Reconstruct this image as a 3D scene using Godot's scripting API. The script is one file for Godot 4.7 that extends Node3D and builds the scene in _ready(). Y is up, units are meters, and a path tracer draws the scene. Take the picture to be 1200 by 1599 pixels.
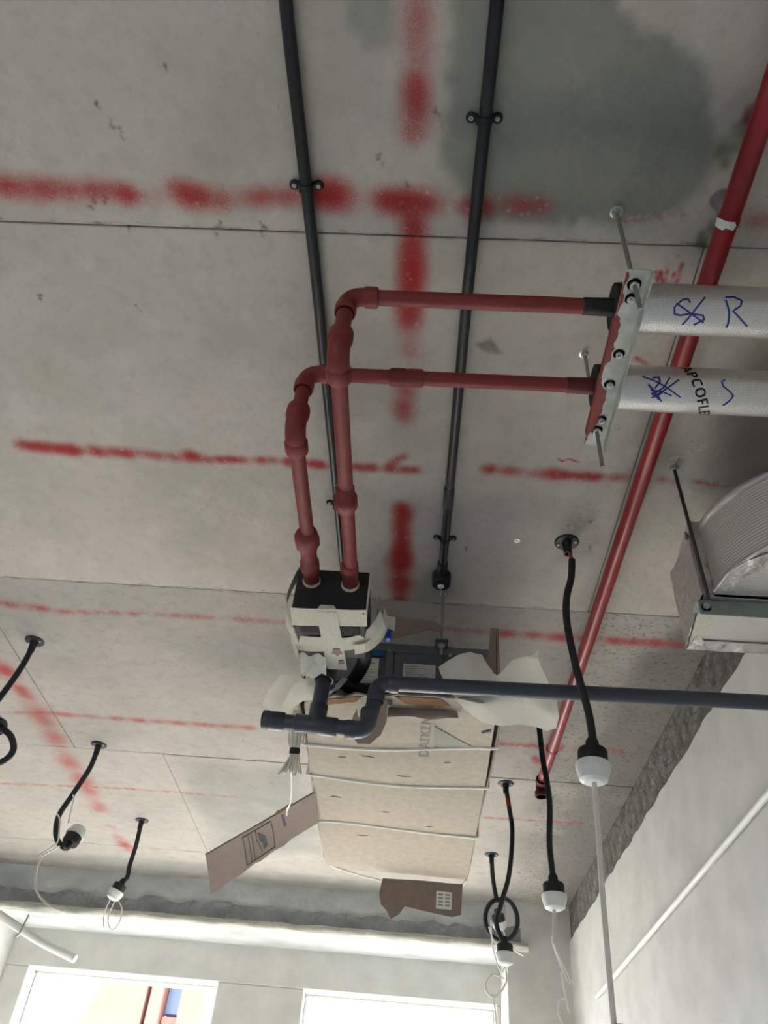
extends Node3D
# Unfinished ceiling of a room under construction. y is up, metres; the ceiling's underside is at CEIL.

const CEIL := 3.1
var M := {}
var T := {}
var rng := RandomNumberGenerator.new()


class Sh:
	# collects triangles; corners are given counter-clockwise as seen from outside
	var st := SurfaceTool.new()
	var g := 0

	func _init() -> void:
		st.begin(Mesh.PRIMITIVE_TRIANGLES)
		flat()

	func flat() -> void:
		st.set_smooth_group(-1)

	func smooth() -> void:
		g += 1
		st.set_smooth_group(g)

	func tri(a: Vector3, b: Vector3, c: Vector3, ua := Vector2.ZERO, ub := Vector2(1, 0), uc := Vector2(1, 1)) -> void:
		st.set_uv(ua); st.add_vertex(a)
		st.set_uv(uc); st.add_vertex(c)
		st.set_uv(ub); st.add_vertex(b)

	func quad(a: Vector3, b: Vector3, c: Vector3, d: Vector3, ua := Vector2.ZERO, ub := Vector2(1, 0), uc := Vector2(1, 1), ud := Vector2(0, 1)) -> void:
		tri(a, b, c, ua, ub, uc)
		tri(a, c, d, ua, uc, ud)

	func otri(a: Vector3, b: Vector3, c: Vector3, out: Vector3, ua := Vector2.ZERO, ub := Vector2(1, 0), uc := Vector2(1, 1)) -> void:
		if (b - a).cross(c - a).dot(out) >= 0.0:
			tri(a, b, c, ua, ub, uc)
		else:
			tri(a, c, b, ua, uc, ub)

	func oquad(a: Vector3, b: Vector3, c: Vector3, d: Vector3, out: Vector3) -> void:
		if (b - a).cross(c - a).dot(out) >= 0.0:
			quad(a, b, c, d)
		else:
			quad(d, c, b, a)

	func box(c: Vector3, s: Vector3, bev := 0.0, b := Basis()) -> Sh:
		flat()
		var h := s * 0.5
		bev = minf(bev, minf(h.x, minf(h.y, h.z)) * 0.9)
		var q := h - Vector3.ONE * bev
		var f := func(ax: int, sg: Vector3) -> Vector3:
			var p := q
			p[ax] = h[ax]
			return c + b * (p * sg)
		for ax in 3:
			var u := (ax + 1) % 3
			var w := (ax + 2) % 3
			for s1 in [-1.0, 1.0]:
				var o := Vector3.ZERO
				o[ax] = s1
				var k := []
				for e in [[-1, -1], [1, -1], [1, 1], [-1, 1]]:
					var sg := Vector3.ONE
					sg[ax] = s1; sg[u] = e[0]; sg[w] = e[1]
					k.append(f.call(ax, sg))
				oquad(k[0], k[1], k[2], k[3], b * o)
				if bev > 0.0:
					for s2 in [-1.0, 1.0]:
						var sa := Vector3.ONE
						sa[ax] = s1; sa[u] = s2; sa[w] = -1.0
						var sb := sa
						sb[w] = 1.0
						var o2 := o
						o2[u] = s2
						oquad(f.call(ax, sa), f.call(ax, sb), f.call(u, sb), f.call(u, sa), b * o2)
		if bev > 0.0:
			for i in 8:
				var sg := Vector3(1.0 if i & 1 else -1.0, 1.0 if i & 2 else -1.0, 1.0 if i & 4 else -1.0)
				otri(f.call(0, sg), f.call(1, sg), f.call(2, sg), b * sg)
		return self

	func tube(p: PackedVector3Array, r, n := 12, caps := true) -> Sh:
		smooth()
		var m := p.size()
		var rings := []
		var nrm := Vector3.ZERO
		var run := 0.0
		var at := []
		for i in m:
			var t := (p[mini(i + 1, m - 1)] - p[maxi(i - 1, 0)]).normalized()
			if i == 0:
				nrm = t.cross(Vector3.UP if absf(t.y) < 0.9 else Vector3.RIGHT).normalized()
			else:
				run += p[i].distance_to(p[i - 1])
				nrm = (nrm - t * nrm.dot(t)).normalized()
			var bi := t.cross(nrm)
			var rr: float = r[i] if r is Array else r
			var ring := PackedVector3Array()
			for k in n:
				var a := TAU * k / n
				ring.append(p[i] + (nrm * cos(a) + bi * sin(a)) * rr)
			rings.append(ring)
			at.append(run)
		for i in m - 1:
			for k in n:
				var j := (k + 1) % n
				var u0 := float(k) / n
				var u1 := float(k + 1) / n
				quad(rings[i][k], rings[i][j], rings[i + 1][j], rings[i + 1][k], Vector2(u0, at[i]), Vector2(u1, at[i]), Vector2(u1, at[i + 1]), Vector2(u0, at[i + 1]))
		if caps:
			flat()
			for k in n:
				var j := (k + 1) % n
				tri(p[0], rings[0][j], rings[0][k])
				tri(p[m - 1], rings[m - 1][k], rings[m - 1][j])
		return self

	func lathe(prof: Array, xf: Transform3D, n := 24) -> Sh:
		# prof: [radius, height] from the bottom up, outside to the right; turned about xf's y axis
		for i in prof.size() - 1:
			smooth()
			var a: Array = prof[i]
			var b: Array = prof[i + 1]
			for k in n:
				var t0 := TAU * k / n
				var t1 := TAU * (k + 1) / n
				var a0 := xf * Vector3(a[0] * cos(t0), a[1], a[0] * sin(t0))
				var a1 := xf * Vector3(a[0] * cos(t1), a[1], a[0] * sin(t1))
				var b0 := xf * Vector3(b[0] * cos(t0), b[1], b[0] * sin(t0))
				var b1 := xf * Vector3(b[0] * cos(t1), b[1], b[0] * sin(t1))
				if b[0] > 0.00001:
					tri(a0, b0, b1)
				if a[0] > 0.00001:
					tri(a0, b1, a1)
		return self

	func prism(poly: PackedVector2Array, xf: Transform3D, d: float) -> Sh:
		# a polygon in xf's xy plane, extruded along its z by d
		flat()
		var ix := Geometry2D.triangulate_polygon(poly)
		var nz := xf.basis.z * signf(d)
		for i in range(0, ix.size(), 3):
			var v := []
			for k in 3:
				v.append(poly[ix[i + k]])
			var w := []
			for k in 3:
				w.append(xf * Vector3(v[k].x, v[k].y, 0))
			var off := xf.basis.z * d
			otri(w[0], w[1], w[2], -nz, v[0], v[1], v[2])
			otri(w[0] + off, w[1] + off, w[2] + off, nz, v[0], v[1], v[2])
		var cw := Geometry2D.is_polygon_clockwise(poly)
		for i in poly.size():
			var a := poly[i]
			var b := poly[(i + 1) % poly.size()]
			var e := b - a
			var o := Vector3(e.y, -e.x, 0) * (-1.0 if cw else 1.0)
			oquad(xf * Vector3(a.x, a.y, 0), xf * Vector3(b.x, b.y, 0), xf * Vector3(b.x, b.y, d), xf * Vector3(a.x, a.y, d), xf.basis * o)
		return self

	func sheet(poly: PackedVector2Array, map: Callable, th: float, cell: float) -> Sh:
		# a polygon laid on a surface map(Vector2) -> Vector3, given a thickness
		var edge := PackedVector2Array()
		for i in poly.size():
			var a := poly[i]
			var b := poly[(i + 1) % poly.size()]
			var k := maxi(1, int(a.distance_to(b) / cell))
			for j in k:
				edge.append(a.lerp(b, float(j) / k))
		var pts := edge.duplicate()
		var r := Rect2(poly[0], Vector2.ZERO)
		for q in poly:
			r = r.expand(q)
		var row := 0
		var y := r.position.y + cell * 0.5
		while y < r.end.y:
			var x := r.position.x + cell * (0.5 if row % 2 else 0.25)
			while x < r.end.x:
				var q := Vector2(x, y)
				if Geometry2D.is_point_in_polygon(q, edge):
					var ok := true
					for e in edge:
						if e.distance_squared_to(q) < cell * cell * 0.2:
							ok = false
							break
					if ok:
						pts.append(q)
				x += cell
			y += cell * 0.87
			row += 1
		var f := PackedVector3Array()
		var bk := PackedVector3Array()
		var nn := PackedVector3Array()
		for q in pts:
			var c: Vector3 = map.call(q)
			var n: Vector3 = (map.call(q + Vector2(0.002, 0)) - c).cross(map.call(q + Vector2(0, 0.002)) - c).normalized()
			f.append(c)
			nn.append(n)
			bk.append(c - n * th)
		var ix := Geometry2D.triangulate_delaunay(pts)
		var keep := []
		for i in range(0, ix.size(), 3):
			if Geometry2D.is_point_in_polygon((pts[ix[i]] + pts[ix[i + 1]] + pts[ix[i + 2]]) / 3.0, edge):
				keep.append([ix[i], ix[i + 1], ix[i + 2]])
		smooth()
		for t in keep:
			otri(f[t[0]], f[t[1]], f[t[2]], nn[t[0]], pts[t[0]], pts[t[1]], pts[t[2]])
		smooth()
		for t in keep:
			otri(bk[t[0]], bk[t[1]], bk[t[2]], -nn[t[0]], pts[t[0]], pts[t[1]], pts[t[2]])
		flat()
		var cw := Geometry2D.is_polygon_clockwise(poly)
		var ne := edge.size()
		for i in ne:
			var j := (i + 1) % ne
			var o := (f[j] - f[i]).cross(nn[i]) * (-1.0 if cw else 1.0)
			oquad(f[i], f[j], bk[j], bk[i], o)
		return self

	func text(words: String, size: float, map: Callable, wide := 1.0) -> Sh:
		# lettering laid on map(Vector2) -> Vector3, centred on (0, 0); the letters read from the side that map's x cross y points to
		var tm := TextMesh.new()
		var fo := SystemFont.new()
		fo.font_names = PackedStringArray(["Droid Sans"])
		fo.font_weight = 700
		tm.font = fo
		tm.text = words
		tm.font_size = 64
		tm.pixel_size = size / 46.0
		tm.depth = 0.0
		tm.curve_step = 4.0
		var ar := tm.get_mesh_arrays()
		var v: PackedVector3Array = ar[Mesh.ARRAY_VERTEX]
		var ix = ar[Mesh.ARRAY_INDEX]
		flat()
		var n: int = ix.size() if ix != null and ix.size() else v.size()
		for i in range(0, n, 3):
			var q := []
			for k in 3:
				var p: Vector3 = v[ix[i + k]] if ix != null and ix.size() else v[i + k]
				q.append(Vector2(p.x * wide, p.y))
			var c: Vector3 = map.call(q[0])
			var nm: Vector3 = (map.call(q[0] + Vector2(0.001, 0)) - c).cross(map.call(q[0] + Vector2(0, 0.001)) - c)
			otri(c, map.call(q[1]), map.call(q[2]), nm)
		return self

	func done() -> ArrayMesh:
		st.generate_normals()
		return st.commit()


func P(x: float, up: float, z: float) -> Vector3:   # heights measured from eye level, 1.5 m
	return Vector3(x, 1.5 + up, z)


func pv(a: Array) -> PackedVector3Array:
	var o := PackedVector3Array()
	for p in a:
		o.append(P(p[0], p[1], p[2]))
	return o


func p2(a: Array) -> PackedVector2Array:
	var o := PackedVector2Array()
	for p in a:
		o.append(Vector2(p[0], p[1]))
	return o


func curve(a: PackedVector3Array, sub := 6) -> PackedVector3Array:
	var o := PackedVector3Array()
	var n := a.size()
	for i in n - 1:
		var p0 := a[maxi(i - 1, 0)]
		var p3 := a[mini(i + 2, n - 1)]
		for k in sub:
			o.append(a[i].cubic_interpolate(a[i + 1], p0, p3, float(k) / sub))
	o.append(a[n - 1])
	return o


func obj(called: String, s: Sh, m: Material, parent: Node = null) -> MeshInstance3D:
	var o := MeshInstance3D.new()
	o.name = called
	o.mesh = s.done()
	o.material_override = m
	(parent if parent else self).add_child(o, true)
	return o


var used := {}


func numbered(called: String) -> String:
	var n: int = used.get(called, 0)
	used[called] = n + 1
	return called if n == 0 else "%s_%03d" % [called, n]


func tag(o: Node, label: String, category: String, group := "") -> Node:
	o.set_meta("label", label)
	o.set_meta("category", category)
	if group:
		o.set_meta("group", group)
	return o


func thing(called: String, label: String, category: String, group := "") -> Node3D:
	var o := Node3D.new()
	o.name = numbered(called)
	add_child(o)
	tag(o, label, category, group)
	return o


func solo(called: String, s: Sh, m: Material, label: String, category: String, group := "") -> MeshInstance3D:
	return tag(obj(numbered(called), s, m), label, category, group)


func struct(called: String, s: Sh, m: Material) -> MeshInstance3D:
	var o := obj(called, s, m)
	o.set_meta("kind", "structure")
	return o


func group_node(called: String) -> Node3D:
	var o := Node3D.new()
	o.name = called
	add_child(o)
	o.set_meta("kind", "structure")
	return o


# ---------------------------------------------------------------- materials

func noise_tex(freq: float, oct: int, lo: Color, hi: Color, sd: int, size := 256) -> NoiseTexture2D:
	var n := FastNoiseLite.new()
	n.seed = sd
	n.noise_type = FastNoiseLite.TYPE_SIMPLEX_SMOOTH
	n.frequency = freq
	n.fractal_octaves = oct
	var t := NoiseTexture2D.new()
	t.width = size
	t.height = size
	t.seamless = true
	t.noise = n
	var gr := Gradient.new()
	gr.set_color(0, lo)
	gr.set_color(1, hi)
	t.color_ramp = gr
	return t


func bump_tex(freq: float, oct: int, strength: float, sd: int, size := 256) -> NoiseTexture2D:
	var n := FastNoiseLite.new()
	n.seed = sd
	n.frequency = freq
	n.fractal_octaves = oct
	var t := NoiseTexture2D.new()
	t.width = size
	t.height = size
	t.seamless = true
	t.as_normal_map = true
	t.bump_strength = strength
	t.noise = n
	return t


func mat(called: String, c: Color, rough: float, metal := 0.0, grain := "", bump := "", scale := 1.0, bump_scale := 1.0) -> StandardMaterial3D:
	var m := StandardMaterial3D.new()
	m.resource_name = called
	m.albedo_color = c
	m.roughness = rough
	m.metallic = metal
	if grain:
		m.albedo_texture = T[grain]
	if bump:
		m.normal_enabled = true
		m.normal_texture = T[bump]
		m.normal_scale = bump_scale
	if grain or bump:
		m.uv1_triplanar = true
		m.uv1_world_triplanar = true
		m.uv1_scale = Vector3.ONE * scale
	M[called] = m
	return m


func make_materials() -> void:
	T.fine = noise_tex(0.05, 4, Color(0.92, 0.92, 0.92), Color.WHITE, 3)
	T.broad = noise_tex(0.012, 5, Color(0.82, 0.82, 0.81), Color.WHITE, 5)
	T.stain = noise_tex(0.02, 5, Color(0.62, 0.61, 0.59), Color.WHITE, 7)
	T.bump = bump_tex(0.06, 4, 4.0, 11)
	T.rough = bump_tex(0.03, 5, 14.0, 13)
	mat("concrete_dark", Color(0.5, 0.5, 0.48), 0.95, 0.0, "stain", "rough", 1.6, 0.45)
	mat("concrete_strip", Color(0.78, 0.8, 0.8), 0.95, 0.0, "broad", "bump", 0.8, 0.25)
	mat("mortar", Color(0.6, 0.61, 0.62), 0.95, 0.0, "broad", "rough", 2.5, 0.5)
	mat("plaster", Color(0.82, 0.82, 0.8), 0.9, 0.0, "fine", "bump", 0.35, 0.08)
	mat("gypsum", Color(0.9, 0.9, 0.86), 0.85, 0.0, "broad", "rough", 2.0, 0.3)
	mat("floor", Color(0.665, 0.65, 0.625), 0.85, 0.0, "broad", "bump", 0.4, 0.3)
	mat("red_primer", Color(0.5, 0.18, 0.165), 0.6, 0.0, "fine", "bump", 3.0, 0.15)
	mat("red_gloss", Color(0.56, 0.11, 0.14), 0.34, 0.0, "fine", "", 2.0)
	mat("red_dark", Color(0.34, 0.08, 0.09), 0.5)
	mat("conduit", Color(0.07, 0.085, 0.105), 0.38, 0.0, "fine", "bump", 4.0, 0.1)
	mat("pvc_grey", Color(0.24, 0.26, 0.3), 0.42, 0.0, "fine", "bump", 4.0, 0.08)
	mat("flex", Color(0.1, 0.11, 0.14), 0.55)
	mat("black", Color(0.07, 0.075, 0.09), 0.6, 0.0, "fine", "bump", 5.0, 0.2)
	mat("rubber", Color(0.06, 0.06, 0.065), 0.8)
	mat("galv", Color(0.74, 0.76, 0.73), 0.5, 0.35, "broad", "bump", 6.0, 0.15)
	mat("galv_green", Color(0.58, 0.62, 0.6), 0.5, 0.35, "broad", "bump", 4.0, 0.12)
	mat("steel", Color(0.74, 0.75, 0.74), 0.35, 0.85)
	mat("rod", Color(0.62, 0.62, 0.6), 0.5, 0.7)
	mat("rod_dark", Color(0.3, 0.3, 0.3), 0.5, 0.6)
	mat("white_plastic", Color(0.86, 0.87, 0.85), 0.45)
	mat("cord", Color(0.86, 0.84, 0.8), 0.5)
	mat("string", Color(0.95, 0.94, 0.91), 0.6)
	mat("paper", Color(0.86, 0.86, 0.84), 0.7)
	mat("print_grey", Color(0.58, 0.58, 0.53), 0.9)
	mat("print_letter", Color(0.5, 0.5, 0.47), 0.9)
	mat("print_dark", Color(0.2, 0.21, 0.26), 0.8)
	mat("print_black", Color(0.08, 0.08, 0.09), 0.6)
	mat("ink_blue", Color(0.11, 0.13, 0.5), 0.5)
	mat("sticker_blue", Color(0.1, 0.3, 0.55), 0.4)
	mat("tape_blue", Color(0.08, 0.3, 0.75), 0.5)
	mat("unit_grey", Color(0.43, 0.455, 0.48), 0.45, 0.4, "fine", "", 3.0)
	mat("copper_wire", Color(0.62, 0.34, 0.24), 0.4)
	mat("carton", Color(0.69, 0.65, 0.585), 0.85, 0.0, "fine", "bump", 2.0, 0.06)
	mat("carton_brown", Color(0.54, 0.475, 0.43), 0.88, 0.0, "fine", "bump", 2.0, 0.06)
	mat("corrugated", Color(0.52, 0.38, 0.26), 0.9)
	mat("masking_tape", Color(0.85, 0.84, 0.76), 0.7, 0.0, "fine", "bump", 6.0, 0.1)
	mat("foil_tape", Color(0.82, 0.8, 0.78), 0.4, 0.75, "fine", "rough", 2.0, 0.3)
	mat("terracotta", Color(0.52, 0.33, 0.25), 0.9, 0.0, "fine", "", 0.2)
	mat("facade_pale", Color(0.86, 0.84, 0.8), 0.9, 0.0, "fine", "", 0.2)
	mat("facade_dark", Color(0.28, 0.3, 0.34), 0.4)
	mat("ground", Color(0.5, 0.48, 0.44), 0.95, 0.0, "broad", "", 0.1)
	mat("aluminium", Color(0.7, 0.72, 0.74), 0.4, 0.8)
	for k in ["masking_tape"]:
		M[k].backlight_enabled = true
		M[k].backlight = Color(0.5, 0.5, 0.47)
	var film := mat("poly_sheet", Color(0.97, 0.96, 0.93), 0.5, 0.0, "", "rough", 1.6, 0.2)
	film.backlight_enabled = true
	film.backlight = Color(0.95, 0.95, 0.92)
	# foil with a woven scrim: fine raised squares
	var h := Image.create_empty(64, 64, false, Image.FORMAT_L8)
	h.fill(Color(0.35, 0.35, 0.35))
	for k in 4:
		h.fill_rect(Rect2i(k * 16, 0, 4, 64), Color(0.9, 0.9, 0.9))
		h.fill_rect(Rect2i(0, k * 16, 64, 4), Color(0.9, 0.9, 0.9))
	var scrim := h.duplicate()
	scrim.bump_map_to_normal_map(3.0)
	T.scrim = ImageTexture.create_from_image(scrim)
	var foil := mat("foil", Color(0.9, 0.89, 0.87), 0.3, 0.93)
	foil.normal_enabled = true
	foil.normal_texture = T.scrim
	foil.normal_scale = 1.0
	foil.uv1_scale = Vector3(14, 45, 1)
	# duct foil with fine parallel ribs
	var rb := Image.create_empty(16, 64, false, Image.FORMAT_L8)
	rb.fill(Color(0.4, 0.4, 0.4))
	for k in 8:
		rb.fill_rect(Rect2i(0, k * 8, 16, 3), Color(0.8, 0.8, 0.8))
	rb.bump_map_to_normal_map(2.5)
	T.ribs = ImageTexture.create_from_image(rb)
	var duct := mat("duct_foil", Color(0.84, 0.82, 0.8), 0.45, 0.6)
	duct.normal_enabled = true
	duct.normal_texture = T.ribs
	duct.normal_scale = 0.6
	duct.uv1_scale = Vector3(15, 15, 1)


# ---------------------------------------------------------------- ceiling paint and stains

class Paint:
	# a picture of a piece of ceiling: x0..x1 across, z0 (near, larger) .. z1 (far) down
	var im: Image
	var x0: float
	var z0: float
	var ppm: float
	var r := RandomNumberGenerator.new()
	var nz := FastNoiseLite.new()

	func _init(ax: float, az: float, bx: float, bz: float, w: int, base: Color, sd: int) -> void:
		x0 = ax
		z0 = az
		ppm = w / (bx - ax)
		im = Image.create_empty(w, int((az - bz) * ppm), false, Image.FORMAT_RGBA8)
		im.fill(base)
		r.seed = sd
		nz.seed = sd
		nz.fractal_octaves = 4

	func px(p: Vector2) -> Vector2:
		return Vector2((p.x - x0) * ppm, (z0 - p.y) * ppm)

	func mottle(metres: float, c: Color, lo: float, hi: float, most: float, stretch := 1.0, low := 512) -> void:
		# soft irregular patches of colour c, about the given size across
		var lw := low
		var lh := int(low * im.get_height() / float(im.get_width()))
		nz.seed += 7
		nz.frequency = 1.0 / (metres * ppm * lw / im.get_width())
		var out := PackedByteArray()
		out.resize(lw * lh * 4)
		var k := 0
		for y in lh:
			for x in lw:
				var v := clampf((nz.get_noise_2d(x * stretch, y) * 0.5 + 0.5 - lo) / (hi - lo), 0.0, 1.0)
				out[k] = c.r8
				out[k + 1] = c.g8
				out[k + 2] = c.b8
				out[k + 3] = int(v * most * 255.0)
				k += 4
		var o := Image.create_from_data(lw, lh, false, Image.FORMAT_RGBA8, out)
		o.resize(im.get_width(), im.get_height(), Image.INTERPOLATE_CUBIC)
		im.blend_rect(o, Rect2i(Vector2i.ZERO, o.get_size()), Vector2i.ZERO)

	func brush(d: int, c: Color, a: float, soft: float, speck: float) -> Image:
		d = maxi(d, 3)
		var b := Image.create_empty(d, d, false, Image.FORMAT_RGBA8)
		for y in d:
			for x in d:
				var t := Vector2(x + 0.5 - d * 0.5, y + 0.5 - d * 0.5).length() / (d * 0.5)
				var v := clampf((1.0 - t) / soft, 0.0, 1.0) * a * (1.0 - speck * r.randf())
				b.set_pixel(x, y, Color(c.r, c.g, c.b, v * v * (3.0 - 2.0 * v) if soft > 0.5 else v))
		return b

	func dab(b: Image, p: Vector2) -> void:
		var q := px(p)
		im.blend_rect(b, Rect2i(Vector2i.ZERO, b.get_size()), Vector2i(q) - b.get_size() / 2)

	func spray(pts: Array, w: float, a: float, c: Color, chips: Color) -> void:
		var d := int(w * 2.0 * ppm)
		var bs := []
		for k in 4:
			bs.append(brush(d, c, (0.26 + 0.13 * k) * a, 0.85, 0.75))
		var core := brush(int(d * 0.55), c.darkened(0.08), 0.34 * a, 0.7, 0.8)
		var step := w * 0.16
		nz.frequency = 0.11
		var run := r.randf() * 900.0
		for i in pts.size() - 1:
			var p := Vector2(pts[i][0], pts[i][1])
			var q := Vector2(pts[i + 1][0], pts[i + 1][1])
			var n := maxi(1, int(p.distance_to(q) / step))
			for k in n:
				run += 1.0
				var lvl := clampi(int((nz.get_noise_2d(run, 3.0) * 1.2 + 0.62) * 4.0), 0, 3)
				var at := p.lerp(q, float(k) / n) + Vector2(r.randf_range(-1, 1), r.randf_range(-1, 1)) * w * 0.1
				if r.randf() < 0.7:
					dab(bs[lvl], at)
				if lvl > 1:
					dab(core, at + Vector2(r.randf_range(-1, 1), r.randf_range(-1, 1)) * w * 0.12)
				if r.randf() < 0.5:
					var ch := brush(int(r.randf_range(0.003, 0.012) * ppm) + 2, chips, r.randf_range(0.3, 0.8), 0.5, 0.7)
					dab(ch, at + Vector2(r.randf_range(-1, 1), r.randf_range(-1, 1)) * w * 0.45)

	func pen(pts: Array, w: float, c: Color, a: float) -> void:
		var b := brush(int(w * ppm) + 1, c, a, 0.6, 0.5)
		for i in pts.size() - 1:
			var p := Vector2(pts[i][0], pts[i][1])
			var q := Vector2(pts[i + 1][0], pts[i + 1][1])
			var n := maxi(1, int(p.distance_to(q) * ppm * 0.7))
			for k in n:
				if r.randf() < 0.85:
					dab(b, p.lerp(q, float(k) / n))

	func blot(poly: Array, c: Color, a: float, soft: float, broken := 0.0) -> void:
		# a stain with its own outline, its edge soft over the given metres, broken up by noise
		var pl := PackedVector2Array()
		var box := Rect2(Vector2(poly[0][0], poly[0][1]), Vector2.ZERO)
		for p in poly:
			pl.append(Vector2(p[0], p[1]))
			box = box.expand(pl[-1])
		box = box.grow(soft * 2.0)
		var cell := maxf(soft * 0.5, 0.004)
		var w := int(box.size.x / cell) + 1
		var h := int(box.size.y / cell) + 1
		nz.seed += 3
		nz.frequency = 0.9
		var o := Image.create_empty(w, h, false, Image.FORMAT_RGBA8)
		o.fill(Color(c.r, c.g, c.b, 0))
		for y in h:
			for x in w:
				var p := Vector2(box.position.x + x * cell, box.end.y - y * cell)
				var wob := Vector2(nz.get_noise_2d(p.x * 18.0, p.y * 18.0), nz.get_noise_2d(p.x * 18.0 + 50.0, p.y * 18.0)) * (soft * 0.8)
				if Geometry2D.is_point_in_polygon(p + wob, pl):
					var v := a * clampf(1.0 - broken * (nz.get_noise_2d(p.x * 40.0, p.y * 25.0) * 1.2 + 0.5), 0.0, 1.0)
					o.set_pixel(x, y, Color(c.r, c.g, c.b, v))
		for k in 2:   # soften
			o.resize(maxi(2, w / 2), maxi(2, h / 2), Image.INTERPOLATE_BILINEAR)
			o.resize(w, h, Image.INTERPOLATE_CUBIC)
		o.resize(maxi(2, int(w * cell * ppm)), maxi(2, int(h * cell * ppm)), Image.INTERPOLATE_CUBIC)
		im.blend_rect(o, Rect2i(Vector2i.ZERO, o.get_size()), Vector2i(px(Vector2(box.position.x, box.end.y))))

	func speck(p: Vector2, w: float, c: Color, a: float) -> void:
		# a few overlapping dabs: a chip, knot or smear
		var q := p
		for k in r.randi_range(9, 20):
			var b := brush(int(w * r.randf_range(0.12, 0.45) * ppm) + 2, c, a * r.randf_range(0.25, 0.8), 0.9, 0.7)
			q += Vector2(r.randf_range(-1, 1) * 0.5, r.randf_range(-1, 1)) * w * 0.25
			dab(b, q)

	func scatter(n: int, box: Rect2, w: float, c: Color, a: float) -> void:
		var bs := []
		for k in 8:
			bs.append(brush(int(w * (0.3 + 0.14 * k) * ppm) + 2, c, a * (1.0 - 0.08 * k), 0.7, 0.5))
		for k in n:
			dab(bs[r.randi() % 8], box.position + Vector2(r.randf() * box.size.x, r.randf() * box.size.y))

	func material(called: String, bump: Texture2D) -> StandardMaterial3D:
		im.convert(Image.FORMAT_RGB8)
		var m := StandardMaterial3D.new()
		m.resource_name = called
		m.albedo_texture = ImageTexture.create_from_image(im)
		m.roughness = 0.92
		m.normal_enabled = true
		m.normal_texture = bump
		m.normal_scale = 0.1
		m.texture_repeat = false
		return m


func paint_marks(t: Paint, reds: Array, base: Color) -> void:
	for s in reds:
		t.spray(s[0], s[1], s[2], Color(0.72, 0.1, 0.11), base)


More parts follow.
